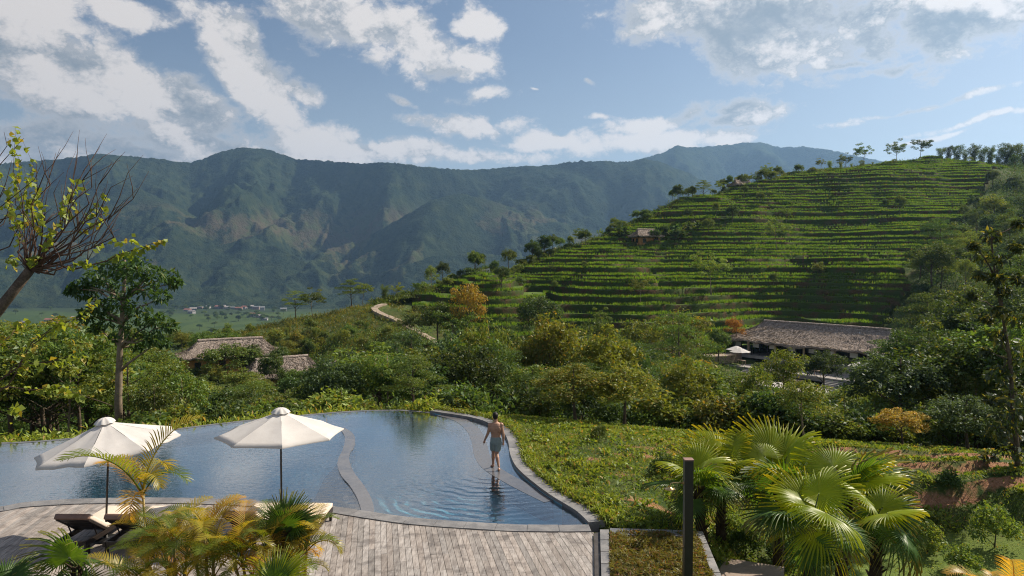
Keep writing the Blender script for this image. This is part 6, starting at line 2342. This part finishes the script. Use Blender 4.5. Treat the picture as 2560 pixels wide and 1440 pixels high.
# thin black water pipe lying on the soil banks
pa, pb = atz(2268, 1276, -.9), atz(2362, 1338, -1.5)
tag(MB().tube([pa + Vector((0, 0, .12)), (pa + pb) / 2 + Vector((0, 0, .12)), pb + Vector((0, 0, .05))], .03, 8).build('water_pipe', M_BLACKMETAL, smooth=True), 'thin black water pipe slanting down the soil banks', 'pipe')

# shrubs and saplings round the fan palms and along the lower right
for (u, v, h, mat, lab) in ((1870, 1400, .9, 'mid', 'leafy shrub beside the planter wall under the palms'), (1960, 1420, .8, 'dark', 'dark low shrub at the foot of the palm group'), (1840, 1345, .7, 'light', 'light shrub behind the planter corner'),
                            (2330, 1385, 1.0, 'light', 'fresh green sapling on the lawn right of the palms'), (2500, 1370, 1.3, 'light', 'bright leafy sapling at the lower right edge'), (2420, 1440, .9, 'light', 'young bush at the bottom right'), (2090, 1435, .7, 'dark', 'small shrub between the front palm trunks'),
                            (2380, 1235, .8, 'dark', 'dark bush on the upper soil bank'), (2340, 1310, .5, 'mid', 'small clump growing on the middle soil bank'), (1925, 1250, .9, 'mid', 'shrub behind the middle palm'),
                            (1500, 1105, .6, 'mid', 'low clump on the soil edge of the grass slope'), (1660, 1200, .8, 'dark', 'dark weedy clump beside the first fan palm')):
    d = float(hit(u, v, 24.0)) if v < 1180 else None
    if d is None:
        ys = np.arange(12, 27, .1); dd = pix_dir(u, v); k = ys / dd.y
        g = land(dd.x * k, ys) - (CAMH + dd.z * k); i = int(np.argmax(g > 0)) if (g > 0).any() else int(np.argmax(g)); d = float(ys[i])
    x = (u - 1280) / FPX * d
    plant('shrub', mat, x, d, h, lab, sink=.05)

# ---------------------------------------------------------------- thatched buildings
def mat_thatch():
    m, q = material('weathered_thatch')
    p = obj_coord(q)
    n1 = q.noise(p, .8, 6, .65); n2 = q.noise(q.vm('MULTIPLY', p, (1, 1, 2.2)), 3.2, 6, .7); n3 = q.noise(p, 14, 4, .7)
    c = q.mix(q.ramp(n2, .36, .64), (0.17, 0.135, 0.11), (0.46, 0.385, 0.34))
    c = q.mix(q.ramp(n1, .5, .75), c, (0.27, 0.225, 0.195))
    c = q.mix(q.ramp(n3, .45, .8), c, (0.52, 0.44, 0.39))
    finish(q, q.n('ShaderNodeBsdfPrincipled', i={'Base Color': c, 'Roughness': 1, 'Specular IOR Level': .05, 'Normal': bump(q, q.m('ADD', n2, q.m('MULTIPLY', n3, .5)), 1.0, .25)}))
    return m


M_THATCH = mat_thatch()
M_STRAW = mat_leaf('straw', (0.20, 0.165, 0.14), (0.43, 0.37, 0.33), None, trans=.1, gloss=.02, hue_var=0)
M_OCHRE = mat_simple('ochre_earth_wall', (0.36, 0.19, 0.075), .95, .3, 1.5, .5, .03, .1)
M_POST = mat_simple('pale_timber_post', (0.42, 0.33, 0.22), .7, .25, 4, .2, .01)
M_INTERIOR = mat_simple('dark_shaded_interior', (0.02, 0.018, 0.016), .6, .3, 2, 0)  # near-black tone holds the shade under the roof; screen frames share it
M_WHITEPANEL = mat_simple('white_screen', (0.62, 0.60, 0.57), .8, .08, 2, 0)
M_PAVE = mat_stone('patio_paving', (0.20, 0.185, 0.175), (0.30, 0.28, 0.265), 1.2, .8)
M_PAVE_L = mat_stone('patio_edge', (0.34, 0.32, 0.30), (0.46, 0.43, 0.41), 1.2, .8)
M_GLASS = mat_simple('window_dark', (0.015, 0.017, 0.02), .15, .2, 2, 0, .01, .6)


def frame_of(A, B):
    """local frame on a ridge: x along A->B, y to its left, origin below the middle"""
    d = (B - A); d.z = 0
    return (A + B) / 2, math.atan2(d.y, d.x), d.length


def thatch_roof(root, L, w, e, h, zr, tufts=5000, rough=.06, p=1.55):
    """hipped roof, steep at the ridge and flaring to the eaves; z of the ridge is zr in root space"""
    NP, NR = 132, 16
    per = []
    for i in range(NP):                                     # unit rectangle walk
        t = i / NP * 4
        k, f = int(t), t - int(t)
        s = -1 + 2 * f
        per.append([(s, -1), (1, s), (-s, 1), (-1, -s)][k])
    per = np.array(per)
    rings = []
    for j in range(NR):
        t = j / (NR - 1)
        hx = L / 2 + e * t ** 1.05; hy = .16 + (w - .16) * t
        z = zr - h * (1 - (1 - t) ** p)
        rag = rough * (RNG.random(NP) - .5) * (1 + 2 * (j == NR - 1))
        cr = (np.abs(per[:, 0]) * np.abs(per[:, 1])) ** 6
        rings.append(np.stack([per[:, 0] * hx * (1 - .02 * cr), per[:, 1] * hy * (1 - .04 * cr), np.full(NP, z) + rag + .10 * t * t * cr], 1))
    last = rings[-1]
    rings.append(last * np.array([.985, .975, 1]) - np.array([0, 0, .34]) + rough * 1.6 * (RNG.random((NP, 3)) - .5))
    rings.append(last * np.array([.8, .55, 1]) + np.array([0, 0, .25 * h * .2 - .25]))
    V = np.concatenate(rings)
    n = len(rings)
    F = []
    for j in range(n - 1):
        i = np.arange(NP); i2 = (i + 1) % NP
        F.append(np.stack([j * NP + i, (j + 1) * NP + i, (j + 1) * NP + i2, j * NP + i2], 1))
    roof = link('roof', mesh_np('roof', V, np.concatenate(F), M_THATCH, False), root)
    MB().tube([(-L / 2 - .1, 0, zr + .05), (0, 0, zr + .08), (L / 2 + .1, 0, zr + .05)], .26, 8).build('ridge_cap', M_THATCH, roof)
    # loose straw lying down the slope
    k = int(tufts * 1.9)
    t = RNG.random(k) ** .7 * .98 + .02; i = RNG.integers(0, NP, k)
    j = np.minimum((t * (NR - 1)).astype(int), NR - 2); f = (t * (NR - 1) - j)[:, None]
    R_ = np.array(rings[:NR])
    P0 = R_[j, i] * (1 - f) + R_[j + 1, i] * f
    P0 = P0 + (R_[j, (i + 1) % NP] - R_[j, i]) * RNG.random((k, 1))
    D = unit(R_[j + 1, i] - R_[j, i] + np.array([0, 0, .05]) + RNG.normal(0, .06, (k, 3)))
    V, F = leaf_arrays(P0 + np.array([0, 0, .04]), D, RNG.uniform(.35, .75, k), RNG.uniform(.05, .11, k), .2)
    o = link('thatch', mesh_np('thatch', V, F, M_STRAW, False, {'rnd': np.repeat(RNG.random(k), 4)}), roof)
    o['kind'] = 'stuff'
    return roof


def pavilion():
    A = at(1912, 797, 124.0); B = at(2228, 833, 106.5)
    zr = (A.z + B.z) / 2
    c, rz, L = frame_of(A, B)
    zf = -8.7                                             # floor
    root = empty('pavilion', (c.x, c.y, zf), rz)
    tag(root, 'large open-sided pavilion with long grey thatched roof below the terraces', 'building')
    w, e, h = 6.2, 5.4, 2.9
    thatch_roof(root, L, w, e, h, zr - zf, 9000, .14)
    ze = zr - zf - h - .2
    MB().box((0, 0, -.2), (L + 2 * e - 1.0, 2 * w - .8, .4)).build('floor_slab', M_PAVE_L, root)
    hx, hy = (L + 2 * e) / 2 - .9, w - .9
    n = 7
    for i in range(n):
        x = -hx + 2 * hx * i / (n - 1)
        for y in (-hy, hy):
            MB().box((x, y, ze / 2), (.26, .26, ze)).build('post', M_POST, root, bevel=.02)
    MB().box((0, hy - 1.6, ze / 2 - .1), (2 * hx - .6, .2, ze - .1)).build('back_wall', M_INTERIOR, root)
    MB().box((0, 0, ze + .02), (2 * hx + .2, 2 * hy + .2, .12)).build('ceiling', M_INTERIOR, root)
    for i in range(n - 1):                                # glazed screens between the front posts, some with white blinds
        x0 = -hx + 2 * hx * i / (n - 1) + .2; x1 = -hx + 2 * hx * (i + 1) / (n - 1) - .2
        for k in range(3):
            xc = x0 + (x1 - x0) * (k + .5) / 3; ww = (x1 - x0) / 3
            fr = MB()
            for sx in (-1, 1): fr.box((xc + sx * (ww / 2 - .03), -hy + .5, ze * .46), (.06, .07, ze * .9))
            fr.box((xc, -hy + .5, ze * .9), (ww, .07, .07))
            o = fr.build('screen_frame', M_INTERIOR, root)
            if (i * 3 + k) % 2 == 1:
                MB().box((xc, -hy + .72, ze * .72), (ww * .8, .03, ze * .30)).build('blind', M_WHITEPANEL, root)
    # steps and patio in front (local -y is towards the garden)
    def stairs(x, y, z, wd, n, nm='step'):
        for k in range(n):
            MB().box((x, y - .34 * (k + .5), z - .17 * (k + 1) - .2), (wd, .34, .4)).build(nm, M_PAVE_L if k % 2 == 0 else M_PAVE, root)
    y0 = -w + .4
    patio_z = -1.05
    stairs(-4.5, y0, .02, 2.6, 6); stairs(8.2, y0, .02, 4.4, 6)
    MB().box((1.5, y0 - 4.4, patio_z - .25), (L + 12, 4.6, .5)).build('patio_slab', M_PAVE, root)
    MB().box((1.5, y0 - 6.62, patio_z + .06), (L + 12, .3, .16)).build('patio_kerb', M_PAVE_L, root)
    stairs(-4.3, y0 - 6.8, patio_z - .0, 2.4, 6); stairs(9.6, y0 - 6.8, patio_z, 3.0, 6)
    MB().box((1.5, y0 - 11.0, patio_z - 1.3), (L + 12, 4.6, .4)).build('lower_terrace', M_PAVE_L, root)
    M3 = Matrix.Rotation(rz, 3, 'Z')
    W = lambda x, y, z: Vector((c.x, c.y, zf)) + M3 @ Vector((x, y, z))
    table_m = mat_simple('patio_table_wood', (0.30, 0.22, 0.16), .7, .2, 4, 0)
    for (x, y, z, lab) in ((-10.6, y0 - 2.2, patio_z, 'small white parasol on the left of the pavilion patio'), (-8.2, y0 - 4.4, patio_z, 'white parasol with table by the left pavilion steps'), (5.6, y0 - 5.2, patio_z, 'white parasol half hidden left of the wide pavilion steps'), (12.0, y0 - 5.0, patio_z, 'white parasol right of the wide pavilion steps')):
        umbrella(W(x, y, z), lab, 1.7, 2.1, 2.75, rot=rz, name='patio_umbrella', detail=False)
        t = empty('patio_table', W(x + .2, y - .1, z), rz)
        tag(t, 'wooden table under the ' + lab.split(' ', 1)[1], 'table')
        MB().box((0, 0, .74), (1.5, .8, .06)).build('table_top', table_m, t)
        for sx in (-1, 1):
            for sy in (-1, 1): MB().box((sx * .65, sy * .32, .355), (.07, .07, .71)).build('leg', table_m, t)
    for (x, y, lab) in ((-8.5, y0 - 9.4, 'bench table on the lower terrace left of the pavilion steps'), (4.6, y0 - 9.2, 'bench table on the lower terrace before the wide steps')):
        t = empty('picnic_table', W(x, y, patio_z - 1.1), rz)
        tag(t, lab, 'table')
        MB().box((0, 0, .74), (2.0, .8, .07)).build('table_top', table_m, t)
        for sy in (-1, 1):
            MB().box((0, sy * .75, .44), (2.0, .3, .06)).build('bench', table_m, t)
        for sx in (-1, 1):
            MB().box((sx * .8, 0, .36), (.08, 1.4, .71)).build('leg', table_m, t)


def hut(name, label, A, B, w, e, h, wall_h, tufts=2500, win=3, wall=None):
    zr = (A.z + B.z) / 2
    c, rz, L = frame_of(A, B)
    z0 = zr - h - wall_h
    root = empty(name, (c.x, c.y, z0), rz)
    tag(root, label, 'building')
    thatch_roof(root, L, w, e, h, zr - z0, tufts, .10)
    wx, wy = L + 2 * e - 1.8, 2 * w - 1.8
    MB().box((0, 0, wall_h / 2 - .9), (wx, wy, wall_h + .9)).build('wall', wall or M_OCHRE, root)
    zz = wall_h * .42
    for i in range(win):
        x = -wx / 2 + wx * (i + .5) / win
        o = MB().box((x, -wy / 2 - .03, zz), (.95, .08, 1.15)).build('window', M_GLASS, root)
        MB().box((x, -wy / 2 - .06, zz - .65), (1.15, .12, .1)).build('sill', M_POST, o)
    for i in range(2):
        y = -wy / 2 + wy * (i + .5) / 2
        MB().box((-wx / 2 - .03, y, zz), (.08, .85, 1.15)).build('window', M_GLASS, root)
    MB().box((wx * .32, -wy / 2 - .035, .95), (1.0, .09, 2.0)).build('door', M_DARKWOOD, root)
    return root


pavilion()
hut('thatched_house', 'long thatched house with ochre walls in the wood at left', at(496, 858, 116), at(655, 840, 121), 3.9, 3.2, 2.3, 2.4, 4500, 4)
hut('thatched_house', 'thatched house with sagging grey roof below the long ochre one', at(640, 903, 106), at(768, 888, 111), 3.4, 2.8, 2.2, 1.8, 3500)
hut('thatched_house', 'thatched roof barely showing right of the two thatched houses', at(815, 908, 104), at(870, 906, 105), 2.6, 1.6, 1.6, 1.8, 1200)
hut('thatched_house', 'thatched roof peeking out of the wood behind the tall tree', at(300, 972, 92), at(362, 970, 93), 2.6, 1.6, 1.7, 1.8, 1200)
_d = hit(1600, 604, 120) - 1.0
hut('crest_hut', 'small ochre thatched hut on the crest among bananas', at(1594, 577, _d), at(1636, 572, _d + 2), 2.7, 1.6, 1.7, 2.2, 1200, 2)
hut('crest_hut', 'small dark roof between trees high on the crest', at(1838, 452, 239), at(1872, 449, 241), 3.0, 1.6, 1.8, 2.0, 800, 1, M_DARKWOOD)
hut('thatched_house', 'thatched roof behind the yellow tree left of the pavilion', at(1640, 838, 122), at(1710, 836, 121), 3.2, 2.0, 2.2, 2.0, 1500, 2)

# low white wall on the crest
p = at(1205, 684, 171)
o = MB().box((0, 0, .5), (4.2, .3, 1.0)).build('white_wall', M_WHITEPANEL, loc=(p.x, 171, p.z - .2), rot=(0, R(-14), R(15)))
tag(o, 'short white wall slanting along the left crest of the hill', 'wall')
for k, (u, v) in enumerate(((1560, 595), (1690, 590), (1720, 585), (1665, 600), (1630, 606), (1700, 602), (1745, 580))):
    plant_pix('rosette', 'dark', u, v, v - 42, 'banana plant crowding round the crest hut', 'bananas by the crest hut')


# ---------------------------------------------------------------- sandy path, yard
def ribbon(name, label, pix, width, mat, lift=.22, y0=60.0):
    pts = []
    for (u, v) in pix:
        d = hit(u, v, y0)
        p = at(u, v, d); pts.append((p.x, p.y))
    c = curve2(pts, 8)
    A, B = offset_curve(c, width / 2), offset_curve(c, -width / 2)
    V, F = [], []
    zz = land(c[:, 0], c[:, 1]); za = land(A[:, 0], A[:, 1]); zb = land(B[:, 0], B[:, 1])
    for i in range(len(c)):
        z = max(zz[i], za[i], zb[i]) + lift
        V += [(A[i][0], A[i][1], z - 1.2), (A[i][0], A[i][1], z), (B[i][0], B[i][1], z), (B[i][0], B[i][1], z - 1.2)]
    for i in range(len(c) - 1):
        for k in range(3):
            F.append((i * 4 + k, i * 4 + k + 1, (i + 1) * 4 + k + 1, (i + 1) * 4 + k))
    o = MB().add(V, F).build(name, mat)
    tag(o, label, 'path', kind='structure')


M_SAND = mat_simple('sandy_track', (0.33, 0.265, 0.21), .95, .25, .5, .4, .05, .1, local=False)
ribbon('path', 'winding sandy path climbing beside the left terraces', [(1135, 893), (1100, 868), (1060, 842), (1010, 815), (975, 797), (950, 786), (936, 776), (944, 768), (962, 762)], 1.25, M_SAND)
ribbon('path', 'sandy yard strip between the trees left of the pavilion', [(1745, 902), (1775, 900), (1810, 898), (1830, 892)], 3.4, M_SAND, .3, 80)


# ---------------------------------------------------------------- village and trees on the valley floor
M_HW = [mat_simple('village_wall_white', (0.36, 0.34, 0.33), .9, .15, .2, 0), mat_simple('village_wall_grey', (0.22, 0.21, 0.21), .9, .2, .2, 0), mat_simple('village_wall_pink', (0.3, 0.21, 0.19), .9, .2, .2, 0)]
M_HR = [mat_simple('village_roof_red', (0.28, 0.12, 0.09), .9, .2, .2, 0), mat_simple('village_roof_grey', (0.2, 0.2, 0.21), .9, .2, .2, 0), mat_simple('village_roof_pale', (0.3, 0.27, 0.26), .9, .2, .2, 0)]


def village():
    spots = [(468, 772), (482, 770), (500, 765), (520, 760), (545, 763), (556, 766), (566, 760), (580, 766), (596, 768), (610, 764), (628, 762), (640, 768), (655, 770), (630, 786), (645, 788), (478, 778), (708, 772), (120, 800), (150, 812), (185, 795), (60, 805), (660, 795)]
    where = ['left end of the valley village', 'left part of the valley village', 'middle of the valley village', 'right part of the valley village', 'fields at the far left']
    for k, (u, v) in enumerate(spots):
        d = (CAMH - VALLEY) / ((v + 6 - YH) / FPX)
        d = min(d, 2120)
        x = (u - 1280) / FPX * d
        L, W, Hh = random.uniform(11, 20), random.uniform(8, 11), random.uniform(4.5, 9)
        wl, rf = k % 3, (k * 2 + k // 3) % 3
        root = empty('village_house', (x, d, VALLEY - .5), random.uniform(-.5, .5))
        wn = ['white', 'grey', 'pinkish'][wl]; rn = ['red', 'grey', 'pale'][rf]
        loc = where[4] if u < 300 else where[0] if u < 500 else where[1] if u < 560 else where[2] if u < 612 else where[3]
        tag(root, f'tiny {wn}-walled house with {rn} roof in the {loc}', 'house', 'houses of the valley village')
        MB().box((0, 0, Hh / 2), (L, W, Hh)).build('wall', M_HW[wl], root)
        rh = W * .32
        vs = [(-L / 2 - .6, -W / 2 - .6, Hh), (L / 2 + .6, -W / 2 - .6, Hh), (L / 2 + .6, W / 2 + .6, Hh), (-L / 2 - .6, W / 2 + .6, Hh), (-L / 2 - .3, 0, Hh + rh), (L / 2 + .3, 0, Hh + rh)]
        MB().add(vs, [(0, 1, 5, 4), (2, 3, 4, 5), (1, 2, 5), (3, 0, 4), (3, 2, 1, 0)]).build('roof', M_HR[rf], root)
        for i in range(3):
            MB().box((-L / 2 + L * (i + .5) / 3, -W / 2 - .04, Hh * .55), (1.6, .1, 1.6)).build('window', M_GLASS, root)
    # trees between fields and houses
    n = 0
    while n < 120:
        if n < 36:
            u, v = random.uniform(400, 720), random.uniform(758, 800)
        elif n < 60:
            u, v = random.uniform(520, 700), random.uniform(790, 806)
        else:
            u, v = random.uniform(-60, 960), random.uniform(766, 860)
            if random.random() < (v - 766) / 110: continue
        d = min((CAMH - VALLEY) / ((v - YH) / FPX), 2110)
        plant(random.choice(['broad', 'oval', 'broad']), random.choice(['dark', 'dark', 'mid']), (u - 1280) / FPX * d, d, random.uniform(8, 15), f"tiny valley tree {'left of the tall slender tree' if u < 300 else 'behind the tall slender tree' if u < 450 else 'beside the village' if u < 720 else 'right of the village'}, {'near the foothills' if v < 790 else 'in the fields'}", 'trees on the valley floor', sx=1.5, z=VALLEY, sink=.3)
        n += 1


village()
